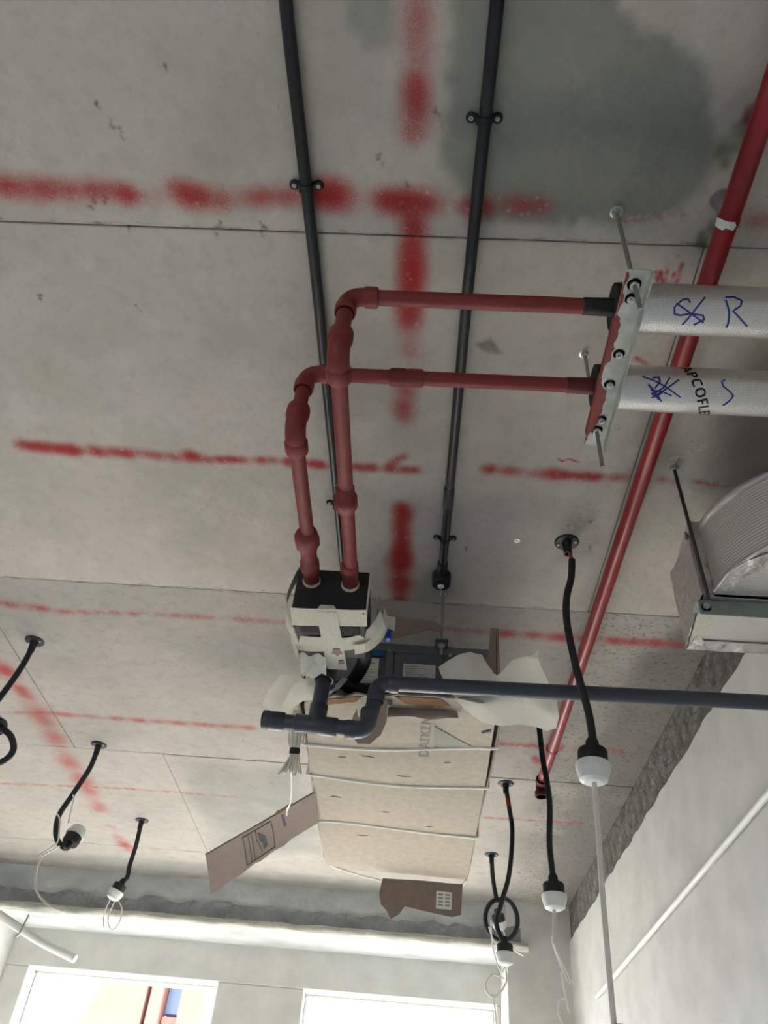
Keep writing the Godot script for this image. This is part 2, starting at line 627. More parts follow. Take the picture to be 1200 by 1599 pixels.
func ceiling_paint() -> void:
	var base := Color(0.725, 0.695, 0.66)
	var reds := [
		[[[-0.94, -0.79], [-0.79, -0.79]], 0.054, 0.90],
		[[[-0.78, -0.79], [-0.68, -0.79]], 0.046, 0.70],
		[[[-0.68, -0.79], [-0.66, -0.81]], 0.047, 1.00],
		[[[-0.66, -0.80], [-0.56, -0.80]], 0.049, 0.55],
		[[[-0.56, -0.79], [-0.50, -0.80]], 0.054, 0.90],
		[[[-0.49, -0.79], [-0.45, -0.81]], 0.057, 0.95],
		[[[-0.43, -0.80], [-0.30, -0.79]], 0.046, 0.55],
		[[[-0.26, -0.78], [-0.18, -0.79]], 0.061, 1.00],
		[[[-0.16, -0.79], [0.05, -0.80]], 0.053, 0.95],
		[[[0.05, -0.80], [0.22, -0.79]], 0.048, 0.75],
		[[[0.37, -0.82], [0.50, -0.80]], 0.013, 0.40],
		[[[0.60, -0.80], [0.68, -0.81]], 0.045, 0.60],
		[[[-1.17, -1.55], [-1.00, -1.56], [-0.82, -1.56]], 0.040, 1.00],
		[[[-0.82, -1.56], [-0.69, -1.57]], 0.036, 0.60],
		[[[-0.68, -1.56], [-0.63, -1.57]], 0.040, 1.00],
		[[[-0.63, -1.57], [-0.43, -1.56]], 0.029, 0.80],
		[[[-0.43, -1.56], [-0.27, -1.57], [-0.02, -1.57]], 0.032, 0.80],
		[[[-0.11, -1.56], [-0.06, -1.51]], 0.028, 0.70],
		[[[0.15, -1.55], [0.29, -1.56]], 0.035, 0.75],
		[[[0.29, -1.56], [0.37, -1.56]], 0.042, 0.90],
		[[[0.37, -1.56], [0.55, -1.56]], 0.032, 0.80],
		[[[0.63, -1.56], [0.69, -1.57]], 0.028, 0.60],
		[[[0.72, -1.56], [0.82, -1.57]], 0.018, 0.50],
		[[[-1.52, -2.35], [-1.41, -2.36], [-1.34, -2.37]], 0.042, 0.80],
		[[[-1.31, -2.38], [-0.93, -2.36], [-0.70, -2.36]], 0.032, 0.50],
		[[[-0.66, -2.36], [-0.47, -2.36]], 0.032, 0.55],
		[[[-0.04, -2.33], [0.27, -2.35]], 0.031, 0.50],
		[[[0.28, -2.35], [0.54, -2.35], [0.91, -2.35]], 0.045, 0.95],
		[[[-1.64, -3.17], [-1.30, -3.18], [-0.68, -3.18]], 0.042, 0.60],
		[[[-1.83, -3.20], [-1.64, -3.17]], 0.034, 0.40],
		[[[0.34, -3.17], [0.63, -3.16]], 0.041, 0.70],
		[[[0.68, -3.15], [0.90, -3.17]], 0.040, 0.70],
		[[[-2.11, -3.98], [-1.46, -3.93], [-0.87, -3.93]], 0.026, 0.50],
		[[[0.35, -3.96], [0.66, -3.95], [0.87, -3.95]], 0.028, 0.60],
		[[[-0.06, -0.42], [-0.06, -0.57]], 0.063, 0.55],
		[[[-0.06, -0.56], [-0.06, -0.63]], 0.052, 0.75],
		[[[-0.06, -0.63], [-0.06, -0.67]], 0.065, 1.00],
		[[[-0.06, -0.82], [-0.06, -1.00]], 0.055, 1.00],
		[[[-0.06, -1.00], [-0.06, -1.13]], 0.058, 0.95],
		[[[-0.06, -1.14], [-0.06, -1.18]], 0.069, 0.55],
		[[[-0.07, -1.28], [-0.07, -1.42]], 0.058, 0.65],
		[[[-0.07, -1.72], [-0.07, -1.96]], 0.053, 1.00],
		[[[-0.07, -1.95], [-0.07, -2.15]], 0.068, 1.00],
		[[[-0.07, -2.15], [-0.07, -2.31]], 0.054, 0.90],
		[[[-1.67, -2.77], [-1.66, -2.91]], 0.079, 1.00],
		[[[-1.66, -2.94], [-1.64, -3.06]], 0.066, 0.90],
		[[[-1.64, -3.06], [-1.65, -3.77]], 0.101, 0.60],
		[[[-1.65, -3.77], [-1.65, -4.27]], 0.090, 0.65],
		[[[-1.66, -4.45], [-1.64, -4.52]], 0.058, 0.70],
		[[[-1.65, -4.61], [-1.64, -4.84]], 0.068, 0.80],
		[[[0.47, -0.93], [0.49, -0.97]], 0.010, 0.80],
		[[[0.48, -0.93], [0.50, -0.97]], 0.010, 0.80],
		[[[0.49, -0.92], [0.50, -0.96]], 0.008, 0.80],
		[[[0.52, -0.91], [0.52, -0.96]], 0.011, 0.80],
		[[[0.51, -0.93], [0.51, -0.97]], 0.008, 0.70],
		[[[0.35, -1.50], [0.36, -1.51], [0.38, -1.50], [0.41, -1.51]], 0.007, 0.90],
		[[[0.48, -1.16], [0.51, -1.18]], 0.015, 0.80],
		[[[0.59, -3.13], [0.63, -3.20]], 0.024, 0.80],
		[[[0.65, -3.27], [0.67, -3.28]], 0.019, 0.80],
		[[[0.53, -3.26], [0.55, -3.33]], 0.034, 0.70],
		[[[0.30, -3.16], [0.61, -3.19]], 0.022, 0.50]
	]
	var near := Paint.new(-1.8, 0.1, 1.05, -2.19, 2048, base, 21)
	var far := Paint.new(-2.9, -2.19, 1.05, -5.3, 2048, Color(0.64, 0.618, 0.592), 22)
	near.mottle(0.5, Color(0.6, 0.59, 0.53), 0.4, 0.8, 0.4)
	near.mottle(0.16, Color(0.78, 0.77, 0.73), 0.5, 0.85, 0.35)
	near.mottle(0.06, Color(0.56, 0.54, 0.5), 0.55, 0.95, 0.25)
	near.mottle(0.015, Color(0.6, 0.58, 0.54), 0.45, 0.9, 0.14, 0.8, 900)
	far.mottle(0.6, Color(0.57, 0.56, 0.53), 0.4, 0.8, 0.5)
	far.mottle(0.25, Color(0.68, 0.66, 0.635), 0.5, 0.85, 0.5)
	far.mottle(0.07, Color(0.5, 0.5, 0.47), 0.55, 0.9, 0.35, 0.8)
	far.mottle(0.02, Color(0.5, 0.5, 0.47), 0.5, 0.9, 0.2, 0.8, 900)
	# damp, dirty and unrendered areas
	near.blot([[-0.01, -0.69], [0.0, -0.3], [0.05, 0.05], [0.3, 0.05], [0.27, -0.41], [0.32, -0.46], [0.40, -0.48], [0.45, -0.52], [0.50, -0.62], [0.52, -0.69], [0.51, -0.75], [0.47, -0.79], [0.40, -0.82], [0.28, -0.82], [0.07, -0.83]], Color(0.4, 0.42, 0.39), 0.62, 0.018, 0.15)
	near.blot([[-0.02, -0.73], [0.12, -0.62], [0.3, -0.5], [0.45, -0.55], [0.51, -0.7], [0.46, -0.79], [0.28, -0.81], [0.07, -0.82]], Color(0.38, 0.4, 0.37), 0.35, 0.06, 0.5)
	near.blot([[-0.19, -0.3], [-0.11, -0.3], [-0.11, -0.48], [-0.14, -0.51], [-0.18, -0.48]], Color(0.42, 0.44, 0.42), 0.5, 0.025, 0.3)
	near.blot([[-0.06, -2.03], [0.06, -1.99], [0.12, -2.09], [0.07, -2.19], [-0.04, -2.19]], Color(0.36, 0.37, 0.35), 0.6, 0.05, 0.6)
	near.blot([[0.74, -1.56], [0.72, -1.2], [0.8, -0.95], [1.05, -0.9], [1.05, -2.19], [0.92, -2.19], [0.86, -1.75]], Color(0.38, 0.36, 0.33), 0.75, 0.06, 0.5)
	near.blot([[0.53, -1.32], [0.60, -1.32], [0.66, -1.5], [0.58, -1.6]], Color(0.45, 0.44, 0.4), 0.5, 0.04, 0.6)
	near.blot([[0.16, -1.16], [0.125, -1.12], [0.10, -1.14], [0.12, -1.16]], Color(0.4, 0.38, 0.35), 0.8, 0.008, 0.5)
	near.blot([[0.57, -0.57], [0.54, -0.6], [0.52, -0.69], [0.55, -0.7]], Color(0.34, 0.36, 0.29), 0.7, 0.015, 0.7)
	near.blot([[0.575, -0.56], [0.55, -0.6], [0.565, -0.63]], Color(0.5, 0.12, 0.16), 0.8, 0.012, 0.7)
	near.blot([[0.55, -0.81], [0.575, -0.83], [0.55, -0.88], [0.535, -0.86]], Color(0.28, 0.32, 0.25), 0.8, 0.012, 0.7)
	near.blot([[0.38, -1.72], [0.5, -1.7], [0.52, -1.9], [0.4, -1.93]], Color(0.42, 0.41, 0.38), 0.5, 0.03, 0.9)
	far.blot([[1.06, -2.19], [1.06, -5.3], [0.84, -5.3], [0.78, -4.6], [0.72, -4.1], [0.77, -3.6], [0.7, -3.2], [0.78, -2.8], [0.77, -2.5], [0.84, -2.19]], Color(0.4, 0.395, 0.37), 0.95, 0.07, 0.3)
	far.blot([[0.9, -2.3], [0.66, -2.6], [0.55, -3.4], [0.55, -4.4], [0.6, -5.2], [0.95, -5.2]], Color(0.46, 0.45, 0.43), 0.7, 0.12, 0.6)
	far.blot([[-1.1, -3.55], [-0.55, -3.55], [-0.5, -4.6], [-1.1, -4.7]], Color(0.44, 0.46, 0.44), 0.6, 0.07, 0.6)
	far.scatter(420, Rect2(-1.15, -4.75, 0.85, 1.22), 0.03, Color(0.34, 0.35, 0.33), 0.3)
	far.blot([[-2.8, -5.0], [-1.2, -4.95], [-0.4, -5.05], [0.6, -5.0], [0.7, -5.3], [-2.8, -5.3]], Color(0.42, 0.43, 0.42), 0.6, 0.07, 0.7)
	far.blot([[0.3, -4.1], [0.36, -4.1], [0.36, -4.18], [0.3, -4.18]], Color(0.75, 0.55, 0.25), 0.8, 0.025, 0.4)
	for p in [[-0.53, -0.56], [-0.68, -0.63], [-0.67, -0.66], [-0.65, -0.68], [-0.75, -0.81], [-0.75, -0.84], [-0.72, -0.82], [-0.39, -0.85], [-0.38, -0.86], [-0.49, -0.88], [-0.01, -0.64], [-0.68, -0.88], [0.14, -1.90], [-0.27, -0.73], [-0.13, -0.70], [-0.08, -0.75], [0.42, -1.77], [0.49, -1.73], [0.51, -1.88], [-0.7, -1.1], [-0.95, -1.05]]:
		near.speck(Vector2(p[0], p[1]), 0.03, Color(0.3, 0.29, 0.26), 0.75)
	for p in [[-0.66, -3.75], [-0.76, -3.33], [0.57, -3.08], [-0.9, -3.6], [-0.6, -4.1], [-1.4, -4.9], [0.48, -2.5], [0.6, -2.6]]:
		far.speck(Vector2(p[0], p[1]), 0.05, Color(0.3, 0.3, 0.28), 0.5)
	near.scatter(260, Rect2(-1.5, -2.15, 2.5, 2.0), 0.006, Color(0.3, 0.29, 0.26), 0.5)
	near.scatter(160, Rect2(0.4, -2.15, 0.6, 1.4), 0.01, Color(0.28, 0.28, 0.25), 0.5)
	near.scatter(70, Rect2(0.4, -1.95, 0.12, 0.3), 0.01, Color(0.85, 0.84, 0.78), 0.7)
	far.scatter(520, Rect2(-2.6, -5.2, 3.6, 3.0), 0.014, Color(0.3, 0.3, 0.28), 0.5)
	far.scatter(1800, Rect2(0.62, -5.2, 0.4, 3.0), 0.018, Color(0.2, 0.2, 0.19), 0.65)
	far.scatter(700, Rect2(0.45, -5.2, 0.3, 3.0), 0.014, Color(0.28, 0.28, 0.26), 0.5)
	far.scatter(220, Rect2(0.6, -5.2, 0.4, 3.0), 0.012, Color(0.62, 0.62, 0.58), 0.5)
	for s in reds:
		var z: float = s[0][0][1]
		if z > -2.19:
			near.spray(s[0], s[1], s[2], Color(0.62, 0.12, 0.115), base)
		else:
			far.spray(s[0], s[1], s[2], Color(0.64, 0.22, 0.22), base)
	# grime caught along the formwork joints
	for q in [[-1.8, 1.0, -0.866], [-1.8, 1.0, -2.183]]:
		for k in 60:
			var gx := rng.randf_range(q[0], q[1])
			near.pen([[gx, q[2] + rng.randf_range(-0.004, 0.006)], [gx + rng.randf_range(0.01, 0.06), q[2] + rng.randf_range(-0.003, 0.005)]], rng.randf_range(0.003, 0.009), Color(0.36, 0.35, 0.32), 0.3)
	for q in [[-2.9, 1.0, -3.494], [-2.9, 1.0, -4.765], [-2.9, 1.0, -2.197]]:
		for k in 60:
			var gx := rng.randf_range(q[0], q[1])
			far.pen([[gx, q[2] + rng.randf_range(-0.006, 0.008)], [gx + rng.randf_range(0.02, 0.1), q[2] + rng.randf_range(-0.005, 0.006)]], rng.randf_range(0.005, 0.014), Color(0.36, 0.36, 0.33), 0.3)
	# chalk writing beside the duct rod, and a few scratches
	for c in [[[0.616, -1.508], [0.636, -1.494], [0.646, -1.501], [0.638, -1.511], [0.626, -1.509]], [[0.640, -1.489], [0.650, -1.477], [0.662, -1.471], [0.657, -1.486], [0.670, -1.490], [0.667, -1.502], [0.649, -1.498]], [[0.668, -1.473], [0.674, -1.468]], [[0.672, -1.452], [0.683, -1.449]], [[0.680, -1.451], [0.694, -1.467], [0.701, -1.466]], [[0.691, -1.437], [0.705, -1.447], [0.716, -1.444], [0.707, -1.422], [0.725, -1.435]], [[0.705, -1.759], [0.717, -1.750], [0.727, -1.772], [0.714, -1.778], [0.705, -1.759]], [[0.753, -1.747], [0.762, -1.738], [0.770, -1.754]], [[0.440, -1.697], [0.461, -1.709], [0.455, -1.726]]]:
		near.pen(c, 0.0035, Color(0.85, 0.84, 0.78), 0.75)
	T.ceil_bump = bump_tex(0.09, 5, 5.0, 17, 1024)
	M.ceil_near = near.material("ceil_near", T.ceil_bump)
	M.ceil_far = far.material("ceil_far", T.ceil_bump)


func slab_panel(ceil: Node3D, ax: float, az: float, bx: float, bz: float, drop: float) -> void:
	# one formwork bay of the slab: x from ax to bx, z from az (near) to bz (far)
	var far := bz < -2.3
	var r := [-2.9, -2.19, 1.05, -5.3] if far else [-1.8, 0.1, 1.05, -2.19]
	var gap := 0.0013
	ax += gap; bx -= gap; az -= gap; bz += gap
	var y := CEIL - drop
	var s := Sh.new()
	var uv := func(p: Vector3) -> Vector2:
		return Vector2((p.x - r[0]) / (r[2] - r[0]), (r[1] - p.z) / (r[1] - r[3]))
	var c := [Vector3(ax, y, az), Vector3(bx, y, az), Vector3(bx, y, bz), Vector3(ax, y, bz)]
	var e := 0.0016
	var k := [Vector3(ax + e, y - e, az - e), Vector3(bx - e, y - e, az - e), Vector3(bx - e, y - e, bz + e), Vector3(ax + e, y - e, bz + e)]
	s.quad(k[3], k[2], k[1], k[0], uv.call(k[3]), uv.call(k[2]), uv.call(k[1]), uv.call(k[0]))
	for i in 4:
		var j := (i + 1) % 4
		s.quad(k[i], k[j], c[j], c[i], uv.call(k[i]), uv.call(k[j]), uv.call(c[j]), uv.call(c[i]))
		var ti: Vector3 = c[i] + Vector3(0, 0.02 + drop, 0)
		var tj: Vector3 = c[j] + Vector3(0, 0.02 + drop, 0)
		s.quad(c[i], c[j], tj, ti, uv.call(c[i]), uv.call(c[j]), uv.call(c[j]), uv.call(c[i]))
	obj("slab_panel", s, M.ceil_far if far else M.ceil_near, ceil)


func ragged(a: Vector2, b: Vector2, n: int, amp: float, sd: int) -> Array:
	# points from a to b with a chipped, uneven line between them
	var f := FastNoiseLite.new()
	f.seed = sd
	f.frequency = 0.22
	f.fractal_octaves = 4
	var o := []
	var d := (b - a).orthogonal().normalized()
	for i in n + 1:
		o.append(a.lerp(b, float(i) / n) + d * f.get_noise_2d(i, 0.0) * amp * 2.0)
	return o


func build_room() -> void:
	struct("floor", Sh.new().box(Vector3(-2.0, -0.1, -1.3), Vector3(6.6, 0.2, 9.8)), M.floor)
	var ceil := group_node("ceiling")
	obj("slab", Sh.new().box(Vector3(-2.0, CEIL + 0.12, -1.4), Vector3(6.6, 0.2, 10.0)), M.concrete_dark, ceil)
	slab_panel(ceil, -1.8, 0.1, 1.0, -0.87, 0.0)
	slab_panel(ceil, -1.8, -0.87, 0.557, -2.19, 0.0015)
	slab_panel(ceil, 0.557, -0.87, 1.0, -2.19, 0.0)
	slab_panel(ceil, -2.9, -2.19, -1.575, -3.5, 0.001)
	slab_panel(ceil, -1.575, -2.19, 1.0, -3.5, 0.0)
	slab_panel(ceil, -2.9, -3.5, -1.157, -4.77, 0.0)
	slab_panel(ceil, -1.157, -3.5, 1.0, -4.77, 0.0015)
	slab_panel(ceil, -2.9, -4.77, 1.0, -5.24, 0.0)
	# right wall: bare concrete at the top, plaster below with a chipped edge
	var wr := struct("wall_right", Sh.new().box(Vector3(1.125, 1.5, -1.4), Vector3(0.25, 3.3, 10.0)), M.concrete_dark)
	var top := ragged(Vector2(5.24, 2.9), Vector2(-3.4, 2.895), 190, 0.008, 4)
	var pl := PackedVector2Array([Vector2(-3.4, 0.0), Vector2(5.24, 0.0)])
	for p in top:
		pl.append(p)
	# polygon in (-z, y); its third axis is -x
	obj("plaster", Sh.new().prism(pl, Transform3D(Basis(Vector3(0, 0, -1), Vector3.UP, Vector3(-1, 0, 0)), Vector3(1.0, 0, 0)), 0.014), M.plaster, wr)
	# far wall: a beam over two window openings, a pier between them and one at each end
	var wf := group_node("wall_far")
	obj("beam", Sh.new().box(Vector3(-1.75, 2.975, -5.42), Vector3(5.5, 0.29, 0.36)), M.concrete_strip, wf)
	obj("lintel", Sh.new().box(Vector3(-1.75, 2.868, -5.705), Vector3(5.5, 0.506, 0.21), 0.006), M.plaster, wf)
	obj("pier", Sh.new().box(Vector3(-0.857, 1.3, -5.7), Vector3(0.535, 2.63, 0.2), 0.006), M.plaster, wf)
	obj("pier", Sh.new().box(Vector3(0.81, 1.3, -5.7), Vector3(0.45, 2.63, 0.2), 0.006), M.plaster, wf)
	obj("pier", Sh.new().box(Vector3(-3.4, 1.3, -5.7), Vector3(2.16, 2.63, 0.2), 0.006), M.plaster, wf)
	obj("sill_wall", Sh.new().box(Vector3(-1.0, 0.35, -5.7), Vector3(3.9, 0.7, 0.2), 0.006), M.plaster, wf)
	obj("side_column", Sh.new().box(Vector3(-3.5, 1.4, -5.42), Vector3(2.06, 2.84, 0.36), 0.006), M.plaster, wf)
	obj("side_column", Sh.new().box(Vector3(0.815, 1.5, -5.42), Vector3(0.4, 3.24, 0.37), 0.004), M.plaster, wf)
	var band := ragged(Vector2(0.70, 2.955), Vector2(-3.2, 2.96), 90, 0.016, 9)
	var bp := PackedVector2Array([Vector2(-3.2, 2.86), Vector2(0.70, 2.86)])
	for p in band:
		bp.append(p)
	obj("mortar_band", Sh.new().prism(bp, Transform3D(Basis(), Vector3(0, 0, -5.245)), 0.012), M.mortar, wf)
	var lip_top := ragged(Vector2(0.75, 2.878), Vector2(-3.2, 2.876), 70, 0.006, 12)
	var lp := PackedVector2Array([Vector2(-3.2, 2.831), Vector2(0.75, 2.831)])
	for p in lip_top:
		lp.append(p)
	obj("plaster_face", Sh.new().prism(lp, Transform3D(Basis(), Vector3(0, 0, -5.245)), 0.022), M.plaster, wf)
	# the thick rough edge of the plaster, bulging forward and rolling under
	var roll := func(q: Vector2) -> Vector3:
		var wob := 0.004 * sin(q.x * 23.0) + 0.003 * sin(q.x * 61.0 + 1.0)
		var a := (q.y - 0.5) * 2.4
		return Vector3(q.x, 2.852 + 0.026 * sin(a) + wob, -5.243 + 0.034 * cos(a) + wob)
	obj("plaster_lip", Sh.new().sheet(p2([[-3.2, 0.0], [0.74, 0.0], [0.74, 1.0], [-3.2, 1.0]]), roll, 0.006, 0.09), M.gypsum, wf)
	# the rest of the room, behind and beside the photographer
	struct("wall_left", Sh.new().box(Vector3(-4.6, 1.5, -1.4), Vector3(0.2, 3.3, 10.0)), M.plaster)
	var wb := group_node("wall_back")
	obj("wall_piece", Sh.new().box(Vector3(-0.35, 1.5, 3.4), Vector3(2.9, 3.3, 0.2)), M.plaster, wb)
	obj("wall_piece", Sh.new().box(Vector3(-4.0, 1.5, 3.4), Vector3(1.2, 3.3, 0.2)), M.plaster, wb)
	obj("wall_piece", Sh.new().box(Vector3(-2.6, 2.7, 3.4), Vector3(1.6, 0.9, 0.2)), M.plaster, wb)
	for w in [["window_1", -2.32, -1.125, 2.615], ["window_2", -0.59, 0.585, 2.615]]:
		var fr := group_node(w[0])
		var mid: float = (w[1] + w[2]) * 0.5
		var wide: float = w[2] - w[1]
		obj("head_rail", Sh.new().box(Vector3(mid, w[3] - 0.01, -5.76), Vector3(wide, 0.02, 0.05), 0.004), M.white_plastic, fr)
		obj("sill_rail", Sh.new().box(Vector3(mid, 0.72, -5.72), Vector3(wide, 0.04, 0.06), 0.004), M.aluminium, fr)
		for x in [w[1] + 0.01, w[2] - 0.01]:
			obj("jamb_rail", Sh.new().box(Vector3(x, 1.65, -5.76), Vector3(0.02, 1.88, 0.05), 0.004), M.white_plastic, fr)


func build_outside() -> void:
	struct("ground", Sh.new().box(Vector3(0, -9.2, -30), Vector3(120, 0.4, 90)), M.ground)
	var b := thing("apartment_building", "sunlit terracotta building with tall pillars outside the left window", "building")
	# stands 14 m away; tall bays seen through the left window
	obj("wall", Sh.new().box(Vector3(-3.4, -2.0, -16.2), Vector3(1.9, 14.0, 3.0)), M.facade_pale, b)
	obj("wall_panel", Sh.new().prism(p2([[-5.3, -9], [-3.87, -9], [-3.87, 6.5], [-4.0, 6.5], [-4.5, 4.3], [-4.8, 3.5]]), Transform3D(Basis(), Vector3(0, 0, -14.3)), 0.3), M.terracotta, b)
	obj("pillar", Sh.new().box(Vector3(-3.71, -2.0, -14.2), Vector3(0.2, 14.0, 0.4), 0.02), M.terracotta, b)
	obj("pillar", Sh.new().box(Vector3(-3.16, -2.0, -14.2), Vector3(0.36, 14.0, 0.4), 0.02), M.terracotta, b)
	obj("window", Sh.new().box(Vector3(-3.5, 4.6, -14.4), Vector3(0.22, 1.5, 0.2), 0.01), M.facade_dark, b)
	obj("balcony", Sh.new().box(Vector3(-3.45, 3.3, -14.4), Vector3(0.3, 1.0, 0.5), 0.02), M.terracotta, b)


# ---------------------------------------------------------------- pipes

func elbow(s: Sh, c: Vector3, din: Vector3, dout: Vector3, R: float, r: float, cr: float, cl: float) -> void:
	# a bend at corner c with a thicker collar at either end
	var pts := PackedVector3Array()
	var ctr := c - din * R + dout * R
	pts.append(c - din * (R + cl))
	for i in 9:
		var a := PI * 0.5 * i / 8.0
		pts.append(ctr - dout * R * cos(a) + din * R * sin(a))
	pts.append(c + dout * (R + cl))
	s.tube(pts, r, 18)
	s.tube(PackedVector3Array([c - din * (R + cl), c - din * (R + cl * 0.85), c - din * (R + cl * 0.2), c - din * (R + cl * 0.05)]), [cr * 0.94, cr, cr, r], 18)
	s.tube(PackedVector3Array([c + dout * (R + cl), c + dout * (R + cl * 0.85), c + dout * (R + cl * 0.2), c + dout * (R + cl * 0.05)]), [cr * 0.94, cr, cr, r], 18)


func barrel(s: Sh, a: Vector3, b: Vector3, prof: Array, n := 18) -> void:
	# a fitting along a-b: prof is [fraction, radius]
	var pts := PackedVector3Array()
	var rr := []
	for q in prof:
		pts.append(a.lerp(b, q[0]))
		rr.append(q[1])
	s.tube(pts, rr, n)


func rod_mesh(a: Vector3, b: Vector3, r: float) -> Sh:
	# threaded rod: fine ridges
	var pts := PackedVector3Array()
	var rr := []
	var n := int(a.distance_to(b) / 0.004)
	for i in n + 1:
		pts.append(a.lerp(b, float(i) / n))
		rr.append(r if i % 2 else r * 0.88)
	return Sh.new().tube(pts, rr, 10)


func nut(s: Sh, c: Vector3, axis: Vector3, r: float, h: float, washer := 0.0) -> Sh:
	var y := axis.normalized()
	var x := y.cross(Vector3(0.3, 0.5, 0.8)).normalized()
	var xf := Transform3D(Basis(x, y, x.cross(y)), c)
	s.lathe([[0, 0], [r * 0.9, 0], [r, h * 0.15], [r, h * 0.85], [r * 0.9, h], [0, h]], xf, 6)
	if washer > 0.0:
		s.lathe([[0, -0.002], [washer, -0.002], [washer, 0.0], [0, 0.0]], xf, 20)
	return s


func pipe_pair() -> void:
	var defs := [
		["heating_pipe", "red primed pipe, upper and right one of the pair, its foil sleeve marked R", -0.177, -0.885, 1.195],
		["heating_pipe", "red primed pipe, lower and left one of the pair, its foil sleeve lettered black", -0.274, -1.08, 1.2]]
	for k in 2:
		var d: Array = defs[k]
		var x: float = d[2]
		var z: float = d[3]
		var lo: float = d[4]
		var t := thing(d[0], d[1], "pipe", "red pipes feeding the valve box")
		var up := 1.38
		obj("branch_pipe", Sh.new().tube(pv([[0.36, up, z], [x + 0.05, up, z]]), 0.0158, 18), M.red_primer, t)
		var e := Sh.new()
		elbow(e, P(x, up, z), Vector3(-1, 0, 0), Vector3(0, -1, 0), 0.03, 0.0185, 0.0215, 0.03)
		obj("upper_elbow", e, M.red_primer, t)
		obj("riser", Sh.new().tube(pv([[x, up - 0.04, z], [x, lo + 0.05, z]]), 0.0155, 18), M.red_primer, t)
		e = Sh.new()
		elbow(e, P(x, lo, z), Vector3(0, -1, 0), Vector3(0, 0, -1), 0.03, 0.0215, 0.0245, 0.034)
		obj("lower_elbow", e, M.red_primer, t)
		obj("run_pipe", Sh.new().tube(pv([[x, lo, z - 0.05], [x + 0.004, lo, -1.6]]), 0.0165, 18), M.red_primer, t)
		var u := Sh.new()
		if k == 0:
			barrel(u, P(x, lo, -1.235), P(x, lo, -1.315), [[0, 0.017], [0.05, 0.021], [0.4, 0.0215], [0.42, 0.026], [0.75, 0.027], [0.8, 0.021], [1, 0.018]])
			obj("coupling", u, M.red_primer, t)
			u = Sh.new()
			barrel(u, P(x, lo, -1.5), P(x, lo, -1.583), [[0, 0.017], [0.06, 0.022], [0.35, 0.0225], [0.45, 0.0195], [1, 0.019]])
			obj("socket", u, M.red_primer, t)
		else:
			barrel(u, P(x, lo, -1.395), P(x, lo, -1.47), [[0, 0.017], [0.05, 0.024], [0.25, 0.03], [0.62, 0.03], [0.7, 0.024], [1, 0.02]], 8)
			obj("union_nut", u, M.red_primer, t)
			u = Sh.new()
			barrel(u, P(x, lo, -1.465), P(x, lo, -1.583), [[0, 0.02], [0.3, 0.019], [0.36, 0.0235], [0.6, 0.0235], [0.7, 0.0195], [1, 0.019]])
			obj("socket", u, M.red_primer, t)
			u = Sh.new()
			barrel(u, P(-0.095, up, z), P(-0.02, up, z), [[0, 0.016], [0.06, 0.02], [0.45, 0.0205], [0.5, 0.019], [0.6, 0.0205], [0.94, 0.02], [1, 0.016]])
			obj("coupling", u, M.red_primer, t)
		u = Sh.new()
		barrel(u, P(x, lo, -1.578), P(x, lo, -1.587), [[0, 0.0215], [0.5, 0.023], [1, 0.0225]])
		obj("putty_ring", u, M.masking_tape, t)
		# insulation: black rubber under foil
		var r := 0.0485
		obj("tape_end", Sh.new().tube(pv([[0.285, up, z], [0.345, up, z]]), [0.0172, 0.0185], 18), M.black if k == 0 else M.red_dark, t)
		obj("rubber_insulation", Sh.new().tube(pv([[0.342, up, z], [0.37, up, z]]), r * 0.96, 32), M.rubber, t)
		var sl := obj("foil_sleeve", Sh.new().tube(pv([[0.352, up, z], [0.5, up, z], [0.75, up, z], [0.998, up, z]]), r, 40, false), M.foil, t)
		# marks wrapped on the sleeve: along x, and around from the side that faces the viewer (0) down and away (positive)
		var wrap := func(q: Vector2) -> Vector3:
			var a := deg_to_rad(48.0) + q.y / r
			return P(q.x, up - sin(a) * (r + 0.0006), z + cos(a) * (r + 0.0006))
		var strokes: Array
		if k == 0:
			strokes = [[[0.447, 0.003], [0.462, -0.012], [0.472, -0.013], [0.476, -0.006]], [[0.447, 0.003], [0.449, 0.016], [0.46, 0.018], [0.478, 0.014], [0.502, 0.016], [0.506, 0.024], [0.489, 0.036]], [[0.45, -0.004], [0.48, 0.014], [0.506, 0.03]], [[0.503, -0.018], [0.486, 0.006], [0.468, 0.036]],
				[[0.541, -0.014], [0.549, 0.008], [0.552, 0.03], [0.551, 0.038]], [[0.541, -0.02], [0.556, -0.021], [0.571, -0.014], [0.569, -0.004], [0.556, 0.006], [0.57, 0.018], [0.588, 0.034]]]
		else:
			strokes = [[[0.432, -0.022], [0.456, -0.014], [0.48, -0.002], [0.512, 0.018]], [[0.452, -0.02], [0.466, -0.022], [0.468, -0.012], [0.458, 0.002]], [[0.444, -0.006], [0.452, 0.004], [0.47, 0.026]], [[0.446, -0.004], [0.466, 0.016], [0.476, 0.03]], [[0.506, -0.018], [0.484, 0.0], [0.455, 0.022]], [[0.488, -0.022], [0.476, 0.0], [0.456, 0.014]], [[0.45, 0.006], [0.474, 0.008], [0.494, 0.016]], [[0.452, 0.012], [0.462, 0.02], [0.476, 0.008]],
				[[0.6, -0.022], [0.593, -0.018], [0.596, -0.008], [0.61, 0.002], [0.618, 0.01], [0.612, 0.022], [0.602, 0.032]]]
		var ink := Sh.new()
		for line in strokes:
			var pts := PackedVector3Array()
			for i in line.size() - 1:
				var a := Vector2(line[i][0], line[i][1])
				var b := Vector2(line[i + 1][0], line[i + 1][1])
				for j in 5:
					pts.append(wrap.call(a.lerp(b, j / 5.0)))
			pts.append(wrap.call(Vector2(line[-1][0], line[-1][1])))
			ink.tube(pts, 0.0017, 6)
		obj("blue_handwriting", ink, M.ink_blue, sl)
